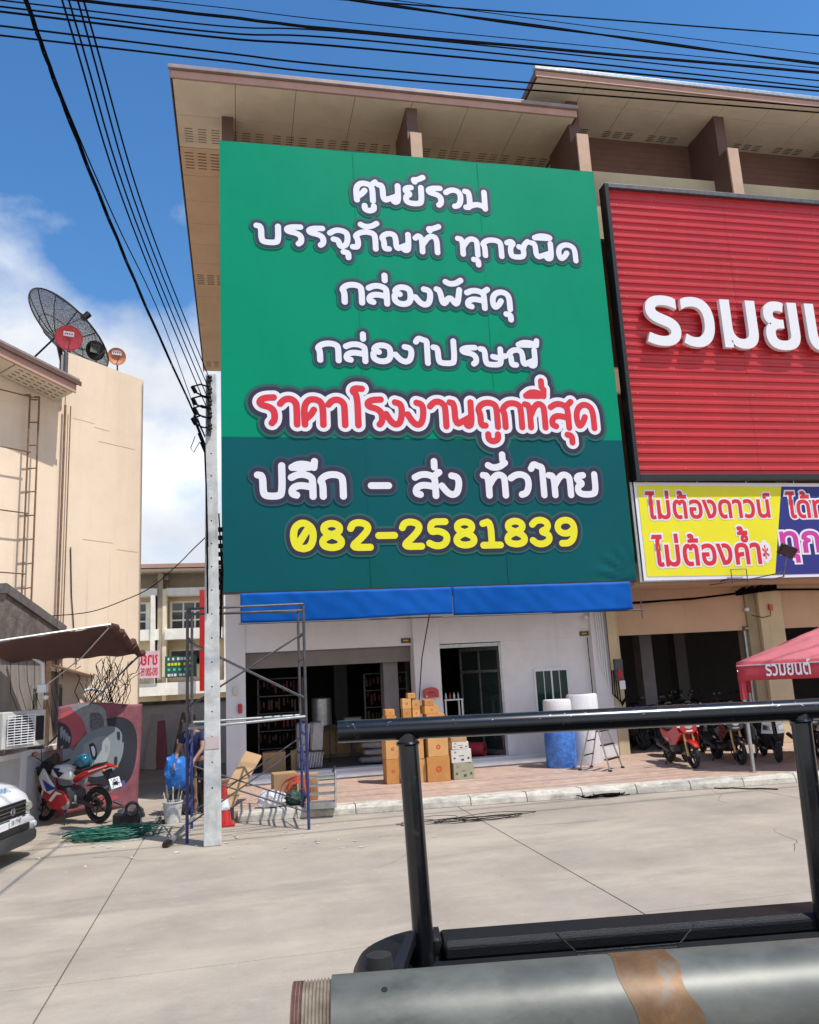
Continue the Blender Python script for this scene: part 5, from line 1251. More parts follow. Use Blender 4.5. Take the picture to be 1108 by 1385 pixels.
# paint bucket with sticks, tool heap
bk = thing('bucket', 'paint spattered white bucket full of sticks behind the scaffold foot', 'bucket', (-1.12, 15.0, 0))
MB().lathe([(0, .004), (.13, 0), (.16, .33), (.172, .335), (.172, .35), (.15, .35), (.13, .05), (0, .05)], (-1.12, 15.0, 0)).build('pail', mat('spattered_white', (.6, .6, .58), .6, dirt=(.15, .14, .13), dirtamt=.8, scale=20), bk, True)
for k in range(8):
    a = k * .8; MB().tube([(-1.12 + .06*math.cos(a), 15 + .06*math.sin(a), .06), (-1.12 + .15*math.cos(a), 15 + .1*math.sin(a), .5 + .04 * (k % 4))], .011, 5).build('stick', wood if k % 2 else cardw, bk)
hp = thing('tool_heap', 'heap of dark tools with a grinder and wheel on the alley floor', 'tool heap', (-1.75, 15.2, 0))
lump('tool_bag', None, None, (-1.85, 15.35, 0), .24, .18, .16, steeld, 6, hp); bx('case', black, hp, -2.1, -1.65, 15.05, 15.3, 0, .2, .02)
MB().torus((-1.78, 15.02, .28), .10, .025, 'y', 20, 8).build('wheel', black, hp, True); MB().lathe([(0, -.01), (.04, -.01), (.04, .02), (0, .02)], (-1.78, 15.02, .28), 'y', 12).build('hub', rust, hp)
MB().tube([(-1.75, 14.9, .03), (-1.4, 14.85, .05), (-1.3, 14.9, .12)], .03, 7).build('grinder', steeld, hp); MB().tube([(-1.95, 15.1, .35), (-2.1, 15.1, .42)], .025, 6).build('handle', black, hp)
for k in range(5): MB().tube([(-1.5 + .06*k, 14.95, .02 + .03*(k % 2)), (-1.2 + .04*k, 15.15, .05)], .014, 5).build('rod', redg if k == 1 else steeld, hp)
bp_ = thing('blower', 'silver tool lying on the ground at the scaffold foot', 'tool', (-.95, 13.2, 0)); MB().tube([(-1.0, 12.95, .05), (-.72, 13.9, .22)], [.045, .03], 8).build('barrel', steel, bp_, True); MB().tube([(-1.02, 12.9, .05), (-1.06, 12.8, .04)], [.055, .05], 8).build('nozzle', black, bp_)
jk = thing('junk_heap', 'dark clutter of boards and pipes behind the blue scaffold legs', 'clutter', (-.5, 16.2, 0))
q = random.Random(11)
for k in range(16):
    x, y = -.95 + q.random() * .75, 15.6 + q.random() * .9; MB().tube([(x, y, .02), (x + q.uniform(-.3, .3), y + .25, q.uniform(.4, 1.5))], q.uniform(.012, .03), 6).build('pipe_piece', (steeld, rust, wood, black)[k % 4], jk)
for k in range(5): bx('crate_piece', (steeld, wood, black)[k % 3], jk, -.9 + k*.14, -.7 + k*.14, 16.1 + .05*k, 16.5, 0, .25 + .12 * (k * 2 % 3))
# scraps on the road
q = random.Random(21); mb = MB()
for k in range(70):
    x, y = q.uniform(-3, 3), q.uniform(11.5, 14.3); r_ = q.uniform(.01, .045)
    mb.add([(x + r_*math.cos(a + q.random()*.6), y + r_*.8*math.sin(a), .004 + q.random()*.012) for a in (0, 1.3, 2.5, 3.9, 5.1)], [(0, 1, 2, 3, 4)])
stuff(tag(mb.build('litter', cardw, None), 'small scraps of paper and grit scattered on the concrete', 'litter'))
# ---------------------------------------------------------------- person
def skin_body(joints, edges, m, name, parent):
    me = bpy.data.meshes.new(name); names = list(joints); me.from_pydata([joints[n][0] for n in names], [(names.index(a), names.index(b)) for a, b in edges], [])
    o = bpy.data.objects.new(name, me); sc.collection.objects.link(o); me.materials.append(m)
    md = o.modifiers.new('skin', 'SKIN')
    for i, n in enumerate(names):
        v = me.skin_vertices[0].data[i]; r_ = joints[n][1]; v.radius = (r_, r_) if not isinstance(r_, tuple) else r_
        v.use_root = (n == names[0])
    md.use_smooth_shade = True
    s2 = o.modifiers.new('sub', 'SUBSURF'); s2.levels = 2; s2.render_levels = 2
    bpy.context.view_layer.update()
    dg = bpy.context.evaluated_depsgraph_get(); mesh = bpy.data.meshes.new_from_object(o.evaluated_get(dg))
    o.modifiers.clear(); o.data = mesh
    if not mesh.materials: mesh.materials.append(m)
    for p in mesh.polygons: p.use_smooth = True
    o.parent = parent; return o
pr_ = thing('person', 'person in a dark blue shirt stooping behind the scaffold, one bare arm hanging down', 'person', (-.72, 16.0, 0), None, True, R(-20))
J = {'pelvis': ((0, 0, .93), .15), 'waist': ((-.02, -.03, 1.08), .13), 'chest': ((-.04, -.16, 1.30), .155), 'neck': ((-.04, -.26, 1.46), .055), 'head0': ((-.04, -.31, 1.53), .08), 'head1': ((-.04, -.36, 1.64), .095), 'head2': ((-.04, -.37, 1.70), .06),
     'shl': ((-.20, -.18, 1.38), .065), 'ell': ((-.30, -.28, 1.12), .043), 'wrl': ((-.30, -.40, .90), .030), 'hdl': ((-.30, -.44, .84), .035), 'shr': ((.13, -.18, 1.38), .065), 'elr': ((.20, -.34, 1.14), .043), 'wrr': ((.12, -.50, .98), .03), 'hdr': ((.10, -.55, .95), .035),
     'hipl': ((-.10, 0, .86), .10), 'knl': ((-.13, -.06, .48), .062), 'anl': ((-.13, .04, .09), .04), 'tol': ((-.14, -.12, .04), .035), 'hipr': ((.10, 0, .86), .10), 'knr': ((.13, -.06, .48), .062), 'anr': ((.13, .04, .09), .04), 'tor': ((.14, -.12, .04), .035)}
Ed = [('pelvis','waist'),('waist','chest'),('chest','neck'),('neck','head0'),('head0','head1'),('head1','head2'),('chest','shl'),('shl','ell'),('ell','wrl'),('wrl','hdl'),('chest','shr'),('shr','elr'),('elr','wrr'),('wrr','hdr'),('pelvis','hipl'),('hipl','knl'),('knl','anl'),('anl','tol'),('pelvis','hipr'),('hipr','knr'),('knr','anr'),('anr','tor')]
for s, hd in (('l', Vector(J['hdl'][0])), ('r', Vector(J['hdr'][0]))):
    for k in range(4):
        n1_, n2_ = 'f%s%da' % (s, k), 'f%s%db' % (s, k); off = (k - 1.5) * .018; L = (.045, .055, .05, .04)[k]
        J[n1_] = (hd + Vector((off, -.02, -.05)), .009); J[n2_] = (hd + Vector((off, -.01, -.05 - L)), .008); Ed += [('hd' + s, n1_), (n1_, n2_)]
    J['t' + s] = (hd + Vector((.035 if s == 'l' else -.035, -.03, -.03)), .010); J['u' + s] = (hd + Vector((.045 if s == 'l' else -.045, -.04, -.06)), .009); Ed += [('hd' + s, 't' + s), ('t' + s, 'u' + s)]
skin_body(J, Ed, skin, 'body', pr_)
navy = mat('navy_cloth', (.012, .018, .075), .85, var=.25, scale=10); jeans = mat('dark_trousers', (.02, .022, .03), .9)
skin_body({'a': ((0, 0, .93), .17), 'b': ((-.02, -.03, 1.08), .16), 'c': ((-.04, -.16, 1.30), .18), 'n': ((-.04, -.22, 1.42), .09), 'l': ((-.21, -.18, 1.38), .085), 'l2': ((-.27, -.25, 1.22), .07), 'r': ((.14, -.18, 1.38), .085), 'r2': ((.18, -.28, 1.24), .07)}, [('a','b'),('b','c'),('c','n'),('c','l'),('l','l2'),('c','r'),('r','r2')], navy, 'shirt', pr_)
skin_body({'a': ((0, 0, .92), .155), 'l': ((-.10, 0, .84), .115), 'l2': ((-.13, -.06, .48), .08), 'l3': ((-.13, .04, .12), .062), 'r': ((.10, 0, .84), .115), 'r2': ((.13, -.06, .48), .08), 'r3': ((.13, .04, .12), .062)}, [('a','l'),('l','l2'),('l2','l3'),('a','r'),('r','r2'),('r2','r3')], jeans, 'trousers', pr_)
MB().loft([(1.60, -.04, -.355, .085, .10, 2), (1.66, -.04, -.35, .105, .125, 2), (1.74, -.04, -.36, .095, .115, 2), (1.79, -.04, -.36, .04, .05, 2)], 16, 'z').build('hair', black, pr_, True)
for s in (-.035, .035): MB().lathe([(0, -.008), (.009, 0), (0, .008)], (-.04 + s, -.452, 1.645), 'y', 8).build('eye', black, pr_)
MB().tube([(-.04, -.45, 1.64), (-.04, -.475, 1.605)], [.008, .014], 6).build('nose', skin, pr_, True); bx('mouth', redc, pr_, -.065, -.015, -.452, -.445, 1.565, 1.573)
for s in (-.14, .06): MB().tube([(-.04 + s - (-.04 if s > 0 else -.0) , -.35, 1.62), (-.04 + s, -.345, 1.66)], .016, 6).build('ear', skin, pr_, True)
for s in (-.14, .14): bx('sandal', black, pr_, s - .055, s + .055, -.17, .10, 0, .03, .01)
lump('blue_bag', 'bright blue plastic sack hanging in the clutter beside the stooping person', 'sack', (-1.12, 15.85, .42), .22, .18, .34, mat('bright_blue_bag', (.02, .17, .55), .4, var=.3, bump=1, bscale=12), 8)
bx_ = lump('dark_bundle', 'dark bundle under the bright blue sack behind the scaffold legs', 'bundle', (-1.05, 15.95, 0), .25, .2, .22, steeld, 9)
# ---------------------------------------------------------------- two wheelers (x forward, origin under the rear wheel contact)
def wheel(t, x, r, wd, label=None, rim=steeld, spokes=6, disc=True):
    w_ = MB().torus((x, 0, r), r - wd * .55, wd * .55, 'y', 32, 10, .95).build('tyre', rubber, t, True)
    r0 = r - wd * 1.05
    MB().torus((x, 0, r), r0, .014, 'y', 28, 8, 2.2).build('rim', rim, w_, True)
    mb = MB()
    for k in range(spokes):
        a = 2 * math.pi * k / spokes; mb.tube([(x + .03 * math.cos(a), 0, r + .03 * math.sin(a)), (x + r0 * math.cos(a), 0, r + r0 * math.sin(a))], [.016, .010], 6)
    mb.build('spokes', rim, w_); MB().lathe([(0, -.05), (.035, -.05), (.035, .05), (0, .05)], (x, 0, r), 'y', 12).build('hub', rim, w_)
    if disc: MB().lathe([(.10, .035), (r * .42, .035), (r * .42, .042), (.10, .042), (.10, .035)], (x, 0, r), 'y', 24).build('brake_disc', steeld, w_)
    return w_
def mirrors(t, x, z, w_=.26, m=black):
    for s in (-1, 1):
        MB().tube([(x, .12 * s, z), (x + .02, w_ * s, z + .14)], .008, 6).build('mirror_arm', m, t)
        MB().loft([(x - .015, w_ * s, z + .18, .02, .02, 2), (x - .01, w_ * s, z + .18, .065, .042, 2.4), (x + .03, w_ * s, z + .18, .05, .03, 2)], 14).build('mirror', m, t, True)
        MB().loft([(x - .018, w_ * s, z + .18, .055, .034, 2.4), (x - .016, w_ * s, z + .18, .055, .034, 2.4)], 14).build('mirror_glass', chrome, t)
def plate(t, x, z, lab_rows, m=whitep, w_=.22, h_=.16, tilt=-20):
    T = Matrix.Translation((x, 0, z)) @ Matrix.Rotation(R(-90), 4, 'Z') @ Matrix.Rotation(R(tilt), 4, 'X')
    p = MB().box(-w_/2, w_/2, -.004, .004, 0, h_, T).build('number_plate', m, t, bevel=.004)
    T2 = T @ Matrix(((1, 0, 0, 0), (0, 0, -1, 0), (0, 1, 0, 0), (0, 0, 0, 1)))
    return p, T2
def sport(loc, rz):
    t = thing('motorcycle', 'white and red sport motorcycle with a helmet on its seat, parked in the alley mouth', 'motorcycle', loc, None, True, rz)
    wheel(t, 0, .31, .085, rim=black, spokes=5); wheel(t, 1.34, .30, .06, rim=black, spokes=5)
    MB().tube([(0, .10, .30), (.48, .10, .42)], [.03, .045], 8).tube([(0, -.10, .30), (.48, -.10, .42)], [.03, .045], 8).build('swing_arm', black, t, True)
    MB().tube([(1.34, .09, .30), (1.10, .09, .88)], [.03, .024], 10).tube([(1.34, -.09, .30), (1.10, -.09, .88)], [.03, .024], 10).build('front_fork', chrome, t, True)
    MB().loft([(.40, 0, .46, .12, .12, 3), (.52, 0, .44, .17, .20, 3), (.80, 0, .42, .17, .20, 3), (.92, 0, .46, .10, .14, 3)], 18).build('engine', steeld, t, True)
    MB().lathe([(0, .15), (.10, .15), (.11, .19), (.09, .21), (0, .21)], (.60, 0, .36), 'y', 18).build('engine_cover', steel, t, True)
    # tank, tail, fairings
    MB().loft([(.46, 0, .80, .06, .05, 2.4), (.54, 0, .82, .13, .10, 2.6), (.74, 0, .87, .165, .13, 2.6), (.92, 0, .88, .15, .12, 2.6), (1.02, 0, .86, .09, .07, 2.4)], 20).build('fuel_tank', whitec, t, True)
    mb = MB()
    for s in (-1, 1): mb.prism([(.62, .158 * s, .88), (.74, .172 * s, .80), (.86, .165 * s, .93)], (0, .006 * s, 0)); mb.prism([(.70, .17 * s, .96), (.80, .165 * s, .86), (.90, .15 * s, .97)], (0, .008 * s, 0))
    mb.build('tank_graphic', navy, t)
    MB().loft([(-.36, 0, 1.00, .02, .012, 2), (-.28, 0, .98, .06, .04, 2.4), (-.05, 0, .93, .10, .055, 2.4), (.20, 0, .86, .13, .07, 2.6), (.42, 0, .77, .13, .07, 2.6), (.50, 0, .74, .08, .04, 2)], 18).build('tail_fairing', redg, t, True)
    MB().loft([(-.22, 0, 1.02, .05, .02, 2.4), (.0, 0, .985, .10, .03, 2.6), (.06, 0, .95, .11, .035, 2.6), (.42, 0, .86, .12, .035, 2.6), (.50, 0, .86, .06, .03, 2.4)], 16).build('seat', rubber, t, True)
    mb = MB()
    for s in (-1, 1): mb.prism([(-.30, .055*s, .975), (.08, .112*s, .885), (.09, .118*s, .905), (-.28, .06*s, .99)], (0, .006 * s, 0))
    mb.build('tail_stripe', whitec, t)
    for s in (-1, 1):
        y = .17 * s; dy = (0, .035 * s, 0)
        MB().prism([(1.12, y*.8, .98), (1.26, y*.75, .80), (1.12, y, .60), (.92, y*1.1, .52), (.78, y*1.1, .62), (.96, y, .80)], dy).build('side_fairing', whitec, t, bevel=.012)
        MB().prism([(.92, y*1.12, .52), (.78, y*1.12, .62), (.58, y*1.12, .58), (.50, y*1.05, .40), (.62, y*1.0, .24), (.90, y*1.0, .26), (1.08, y, .44), (1.10, y, .58)], dy).build('belly_fairing', redg, t, bevel=.012)
        MB().prism([(1.10, y*1.02 + .037*s, .78), (.84, y*1.12 + .037*s, .66), (.70, y*1.12 + .037*s, .64), (.98, y*1.1 + .037*s, .57)], (0, .004*s, 0)).build('fairing_graphic', mat('blue_gloss', (.02, .05, .30), .3), t)
        MB().prism([(.60, y*1.12 + .037*s, .53), (.76, y*1.12 + .037*s, .58), (.94, y*1.12 + .037*s, .42), (.88, y*1.12 + .037*s, .40), (.74, y*1.12 + .037*s, .52)], (0, .004*s, 0)).build('fairing_graphic', whitec, t)
        MB().tube([(.36, .16*s, .40), (.32, .26*s, .40)], .013, 6).build('foot_peg', chrome, t); MB().tube([(.38, .14*s, .50), (.36, .17*s, .36)], .022, 6).build('heel_plate', steel, t)
    MB().loft([(1.02, 0, .98, .15, .10, 2.4), (1.18, 0, .95, .17, .15, 2.4), (1.34, 0, .88, .12, .10, 2.2), (1.42, 0, .84, .04, .03, 2)], 18).build('nose_fairing', black, t, True)
    MB().loft([(1.00, 0, 1.10, .10, .10, 2.4), (1.12, 0, 1.06, .12, .08, 2.2), (1.24, 0, 1.00, .10, .03, 2)], 14).build('windscreen', glass, t, True)
    MB().loft([(1.36, .05, .86, .04, .025, 2), (1.385, .05, .86, .03, .02, 2)], 10).loft([(1.36, -.05, .86, .04, .025, 2), (1.385, -.05, .86, .03, .02, 2)], 10).build('headlight', chrome, t)
    MB().loft([(1.06, 0, .585, .06, .02, 2), (1.2, 0, .62, .075, .03, 2), (1.40, 0, .61, .07, .03, 2), (1.55, 0, .53, .03, .02, 2)], 12).build('front_mudguard', redg, t, True)
    MB().tube([(1.06, -.34, 1.00), (1.08, -.14, .97), (1.08, .14, .97), (1.06, .34, 1.00)], .014, 8).build('handlebar', black, t, True)
    for s in (-1, 1): MB().tube([(1.05, .26*s, .995), (1.055, .37*s, 1.005)], .019, 8).build('grip', rubber, t)
    mirrors(t, 1.16, 1.06, .30)
    MB().tube([(.38, .16, .36), (-.02, .17, .52), (-.16, .17, .56)], [.03, .055, .055], 12).xf(Matrix.Scale(-1, 4, Vector((0, 1, 0)))).build('exhaust', steel, t, True)
    MB().tube([(.62, .16, .30), (.50, .30, .02)], .013, 6).build('side_stand', black, t)
    MB().prism([(-.30, -.05, .92), (-.44, -.05, .66), (-.38, -.05, .64), (-.16, -.05, .88)], (0, .10, 0)).build('plate_hanger', black, t)
    p, T2 = plate(t, -.45, .60, None, whitep, .24, .18)
    font_text('plate_number', ['1กด'], -.07, .07, .105, .05, 0, black, T2, p, off=.01, zoff=.006); font_text('plate_number', ['7747'], -.09, .09, .025, .05, 0, black, T2, p, off=.01, zoff=.006)
    bx('reflector_plate', mat('violet', (.12, .10, .25), .4), t, -.43, -.42, -.22, -.06, .57, .68)
    MB().loft([(-.385, 0, .97, .05, .02, 2), (-.34, 0, .98, .06, .03, 2)], 10).build('tail_light', redg, t)
    for s in (-1, 1): MB().loft([(-.33, .15*s, .93, .03, .018, 2), (-.29, .13*s, .93, .025, .018, 2)], 8).build('indicator', mat('amber', (.6, .2, .05), .3), t)
    MB().loft([(-.10, 0, .64, .04, .012, 2), (-.02, 0, .66, .06, .015, 2), (.2, 0, .64, .06, .015, 2)], 10).build('rear_mudguard', black, t)
    MB().torus((0, -.09, .31), .10, .008, 'y', 24, 5).build('sprocket', gold, t)
    t.rotation_euler.x = R(-5)
    # helmet resting on the seat
    h = thing('helmet', 'turquoise and black open helmet resting on the motorcycle seat', 'helmet', (0, 0, 0))
    return t
def naked(loc, rz, col, lab, fork=gold, small=1.0):
    t = thing('motorcycle', lab, 'motorcycle', loc, 'motorbikes in front of the showroom', True, rz)
    wheel(t, 0, .27, .09, rim=black, spokes=5); wheel(t, 1.22, .27, .075, rim=black, spokes=5)
    for s in (-1, 1): MB().tube([(1.22, .08*s, .27), (1.04, .08*s, .86)], [.026, .022], 10).build('front_fork', fork, t, True)
    MB().tube([(0, .09, .28), (.45, .09, .36)], .028, 8).tube([(0, -.09, .28), (.45, -.09, .36)], .028, 8).build('swing_arm', black, t, True)
    MB().loft([(.34, 0, .38, .10, .12, 3), (.46, 0, .38, .15, .15, 3), (.72, 0, .40, .15, .16, 3), (.84, 0, .42, .08, .10, 3)], 16).build('engine', black, t, True)
    MB().loft([(-.26, 0, .82, .04, .02, 2.2), (-.16, 0, .80, .10, .06, 2.4), (.10, 0, .70, .16, .12, 2.6), (.36, 0, .62, .18, .16, 2.6), (.58, 0, .62, .20, .18, 2.4), (.78, 0, .72, .22, .17, 2.4), (.96, 0, .82, .17, .12, 2.4)], 18).build('body_panel', col, t, True)
    MB().loft([(-.20, 0, .86, .06, .03, 2.6), (.05, 0, .84, .12, .04, 2.6), (.30, 0, .79, .13, .04, 2.6), (.50, 0, .80, .09, .035, 2.4)], 16).build('seat', rubber, t, True)
    MB().loft([(1.00, 0, .545, .05, .02, 2), (1.12, 0, .585, .075, .03, 2), (1.28, 0, .575, .075, .03, 2), (1.46, 0, .48, .045, .02, 2)], 14).build('front_mudguard', col, t, True)
    for s in (-1, 1): MB().prism([(.98, .16*s, .92), (1.16, .14*s, .74), (1.0, .20*s, .50), (.74, .21*s, .48), (.66, .21*s, .74)], (0, .03*s, 0)).build('side_cover', col, t, bevel=.012)
    MB().loft([(1.00, 0, .88, .13, .12, 2.4), (1.10, 0, .88, .165, .15, 2.2), (1.16, 0, .87, .15, .13, 2.2)], 16).build('headlight_shell', col, t, True)
    MB().loft([(1.161, 0, .895, .075, .055, 2.4), (1.185, 0, .895, .06, .045, 2.2)], 14).build('headlight', chrome, t, True); MB().loft([(1.161, 0, .80, .07, .02, 2.4), (1.175, 0, .80, .06, .015, 2.2)], 12).build('headlight_lower', whitep, t, True)
    for s in (-1, 1): MB().loft([(1.10, .17*s, .90, .025, .02, 2), (1.15, .18*s, .90, .03, .022, 2)], 10).build('indicator', whitep, t)
    MB().tube([(.98, -.36, 1.04), (1.02, -.18, 1.0), (1.04, 0, .97), (1.02, .18, 1.0), (.98, .36, 1.04)], .013, 8).build('handlebar', black, t, True)
    for s in (-1, 1): MB().tube([(.975, .27*s, 1.03), (.97, .38*s, 1.045)], .019, 8).build('grip', rubber, t)
    mirrors(t, 1.0, 1.06, .27)
    MB().tube([(.42, -.14, .30), (-.08, -.17, .44)], [.03, .045], 10).build('exhaust', steeld, t, True)
    MB().tube([(.34, .22, .0), (.40, .12, .26), (.40, -.12, .26), (.34, -.22, .0)], .012, 6).build('centre_stand', black, t)
    return t
def scooter(loc, rz, col, lab, acc=black):
    t = thing('motorcycle', lab, 'motorcycle', loc, 'motorbikes in front of the showroom', True, rz)
    wheel(t, 0, .26, .075, rim=black, spokes=5); wheel(t, 1.25, .27, .065, rim=steeld, spokes=10)
    for s in (-1, 1): MB().tube([(1.25, .07*s, .27), (1.12, .07*s, .62)], .020, 8).build('front_fork', black, t, True)
    MB().loft([(-.34, 0, .74, .02, .02, 2), (-.22, 0, .70, .09, .07, 2.4), (.1, 0, .62, .15, .14, 2.4), (.42, 0, .56, .16, .17, 2.6), (.52, 0, .50, .12, .14, 2.6)], 18).build('rear_body', acc, t, True)
    for s in (-1, 1): MB().prism([(-.30, .10*s, .76), (.15, .155*s, .56), (.44, .165*s, .52), (.40, .16*s, .66), (.0, .14*s, .74)], (0, .015*s, 0)).build('side_panel', col, t, bevel=.01)
    MB().loft([(-.24, 0, .80, .07, .03, 2.6), (.10, 0, .80, .13, .045, 2.6), (.48, 0, .74, .12, .04, 2.6), (.58, 0, .74, .07, .03, 2.4)], 16).build('seat', rubber, t, True)
    MB().loft([(.50, 0, .27, .12, .03, 4), (.92, 0, .27, .14, .03, 4)], 12).build('footboard', black, t, True)
    MB().add([(.96, -.17, .30), (.96, .17, .30), (1.02, .21, .60), (1.02, -.21, .60), (1.04, .15, .92), (1.04, -.15, .92), (1.12, 0, .34), (1.22, 0, .62), (1.16, 0, .92)],
             [(0, 1, 2, 3), (3, 2, 4, 5), (1, 6, 7, 2), (6, 0, 3, 7), (2, 7, 8, 4), (7, 3, 5, 8), (0, 6, 1), (5, 4, 8)]).build('leg_shield', acc, t, True, bevel=.02)
    for s in (-1, 1):
        MB().prism([(1.05, .20*s, .62), (1.24, .035*s, .62), (1.18, .03*s, .90), (1.05, .15*s, .92)], (.012, .012*s, 0)).build('front_panel', col, t, bevel=.008)
        MB().prism([(1.10, .16*s, .70), (1.215, .05*s, .70), (1.20, .05*s, .80), (1.09, .15*s, .82)], (.022, .022*s, 0)).build('headlight', chrome, t, bevel=.004)
    MB().loft([(1.00, 0, .53, .05, .02, 2), (1.14, 0, .575, .075, .035, 2), (1.32, 0, .57, .075, .03, 2), (1.48, 0, .46, .04, .02, 2)], 14).build('front_mudguard', acc, t, True)
    MB().loft([(.98, 0, 1.0, .05, .03, 2), (1.06, 0, 1.0, .15, .06, 2.4), (1.14, 0, .98, .10, .05, 2.2)], 14).build('handlebar_cover', col, t, True)
    for s in (-1, 1): MB().tube([(1.04, .12*s, 1.01), (.98, .35*s, 1.02)], .02, 8).build('grip', rubber, t)
    mirrors(t, 1.06, 1.05, .26)
    MB().tube([(.30, -.14, .26), (-.15, -.18, .38)], [.03, .05], 10).build('exhaust', steeld, t, True)
    MB().tube([(.28, .22, .0), (.35, .12, .26), (.35, -.12, .26), (.28, -.22, .0)], .012, 6).build('centre_stand', black, t)
    return t
# sport bike
rp_, fp2 = gz(134, 1113), gz(66, 1112)
hd = math.atan2(.60, -.80)
sp_ = sport((rp_.x, rp_.y, 0), hd)
hl = [o for o in sc.objects if o.name == 'helmet'][0]
u = Vector((math.cos(hd), math.sin(hd), 0)); hp_ = Vector((rp_.x, rp_.y, 0)) + u * .34 + Vector((-.04, -.05, .90))
hl.location = hp_; hl['_o'] = tuple(hp_)
cy = mat('turquoise_gloss', (.01, .12, .20), .12, var=.9, scale=9, coat=1, dirt=(.01, .01, .015), dirtamt=.9)
T = Matrix.Translation(hp_) @ Matrix.Rotation(hd, 4, 'Z')
MB().loft([(-.15, 0, .13, .05, .05, 2), (-.12, 0, .14, .11, .10, 2), (-.04, 0, .145, .135, .14, 2), (.05, 0, .15, .13, .13, 2), (.11, 0, .14, .10, .10, 2), (.13, 0, .13, .05, .05, 2)], 20).xf(T).build('helmet_shell', cy, hl, True)
MB().loft([(.02, 0, .10, .137, .07, 2), (.12, 0, .10, .115, .06, 2), (.15, 0, .10, .06, .04, 2)], 16).xf(T).build('visor', glass, hl, True)
MB().loft([(-.10, 0, .03, .10, .03, 2.4), (.08, 0, .03, .11, .03, 2.4)], 14).xf(T).build('helmet_rim', black, hl, True)
# showroom bikes: facing the road
def head(a, b): return math.atan2(b[1] - a[1], b[0] - a[0])
blk = mat('gloss_black', (.012, .012, .014), .15, coat=1); wht = whitec
def facing(front, wb, ang): return (front[0] - wb * math.cos(ang), front[1] - wb * math.sin(ang), PZ - .002)
A1 = R(-97)
naked(facing((8.78, 15.08), 1.22, A1), A1, redg, 'bright red small motorcycle with gold fork, parked nearest the stepladder')
naked(facing((9.78, 15.02), 1.22, R(-100)), R(-100), blk, 'black small motorcycle with gold fork, directly right of the red motorcycle')
scooter(facing((10.55, 14.92), 1.25, R(-112)), R(-112), wht, 'white and black scooter, right of the black motorcycle, behind the tent leg')
naked(facing((11.55, 15.0), 1.22, R(-110)), R(-110), blk, 'dark motorcycle at the right edge, partly behind the right rail post', steel)
sc1 = scooter(facing((9.6, 18.75), 1.25, R(-80)), R(-80), blk, 'dark scooter just inside the showroom doorway, leftmost of the front row')
sc1['group'] = 'dark scooters inside the showroom'
base = sc1.location.copy(); q = random.Random(3); labs = []
names = ('second', 'third', 'fourth', 'fifth', 'sixth', 'seventh')
for k in range(6):
    dup(sc1, (base.x + .58 * (k + 1) if k < 5 else base.x + 4.4, base.y + q.uniform(-.2, .3), PZ - .002), R(-90 + q.uniform(-14, 14)), 'dark scooter in the front row inside the showroom, %s from the left' % names[k])
nk = naked(facing((9.4, 20.6), 1.22, R(-85)), R(-85), blk, 'dark motorcycle in the back row inside the showroom, leftmost', steel); nk['group'] = 'dark motorcycles in the back row of the showroom'
for k in range(5): dup(nk, (9.9 + .62 * k + .1, 21.7 + q.uniform(-.2, .3), PZ - .002), R(-90 + q.uniform(-14, 14)), 'dark motorcycle in the back row inside the showroom, %s from the left' % names[k])
mid = scooter(facing((9.25, 16.2), 1.25, R(-104)), R(-104), blk, 'dark scooter standing between the red and the black motorcycle, further back')
mid2 = scooter(facing((10.1, 16.3), 1.25, R(-106)), R(-106), mat('dark_grey_gloss', (.06, .06, .065), .2, coat=1), 'grey scooter standing behind the black motorcycle and the white scooter')
for o in list(sc.objects):
    if o.get('group') == 'motorbikes in front of the showroom': o.scale = (.97, 1.12, .89)
# end of the showroom bikes
for k, (x, lab) in enumerate(((9.0, 'white helmet on the red motorcycle'), )):
    pass
# ---------------------------------------------------------------- red tent
tn = thing('gazebo_tent', 'red canvas gazebo tent with white lettering on its valance, at the kerb right', 'tent', (10.8, 15.6, 0))
TA = Vector((9.27, 14.02, 0)); TU = Vector((.809, -.588, 0)); TVv = Vector((.588, .809, 0)); TL, TW = 4.2, 3.0
vz0, vz1 = py(1004, 921, TA.y).z, py(1004, 896, TA.y).z
pk = TA + TU * TL / 2 + TVv * TW / 2 + Vector((0, 0, vz1 + .82))
zv = Vector((0, 0, vz1))
cs = [TA + zv, TA + TU * TL + zv, TA + TU * TL + TVv * TW + zv, TA + TVv * TW + zv]
for k in range(4):
    a, b = cs[k], cs[(k+1) % 4]
    def fn(u, v, a=a, b=b):
        p = a.lerp(b, u).lerp(pk, v); p.z -= .10 * math.sin(math.pi * v) * (.6 + .4 * math.cos(2 * math.pi * (u - .5))) + .012 * math.sin(v * 19 + u * 9) * math.sin(math.pi * v); return p
    MB().grid(fn, 16, 16).build('roof_panel', redf, tn, True, fix=False, solid=.004)
    nrm = (b - a).cross(Vector((0, 0, 1))).normalized()
    def fv(u, v, a=a, b=b, nrm=nrm):
        p = a.lerp(b, u) + nrm * .012 * math.sin(u * 21) * v; return (p.x, p.y, vz1 - (vz1 - vz0) * v)
    MB().grid(fv, 24, 3).build('valance', redc, tn, True, fix=False, solid=.004)
TN = TU.cross(Vector((0, 0, 1)))
TT = frameT(TA + TN * .022, TU, TN)
def tdist(x): r_ = ray(x, 916); P_ = EYE + r_ * ((TA - EYE).dot(TN) / r_.dot(TN)); return (P_ - TA).dot(TU)
font_text('lettering', ['รวมยนต์'], tdist(1037), tdist(1099), vz0 + .08, .20, 0, whiteprint, TT, tn, off=.018)
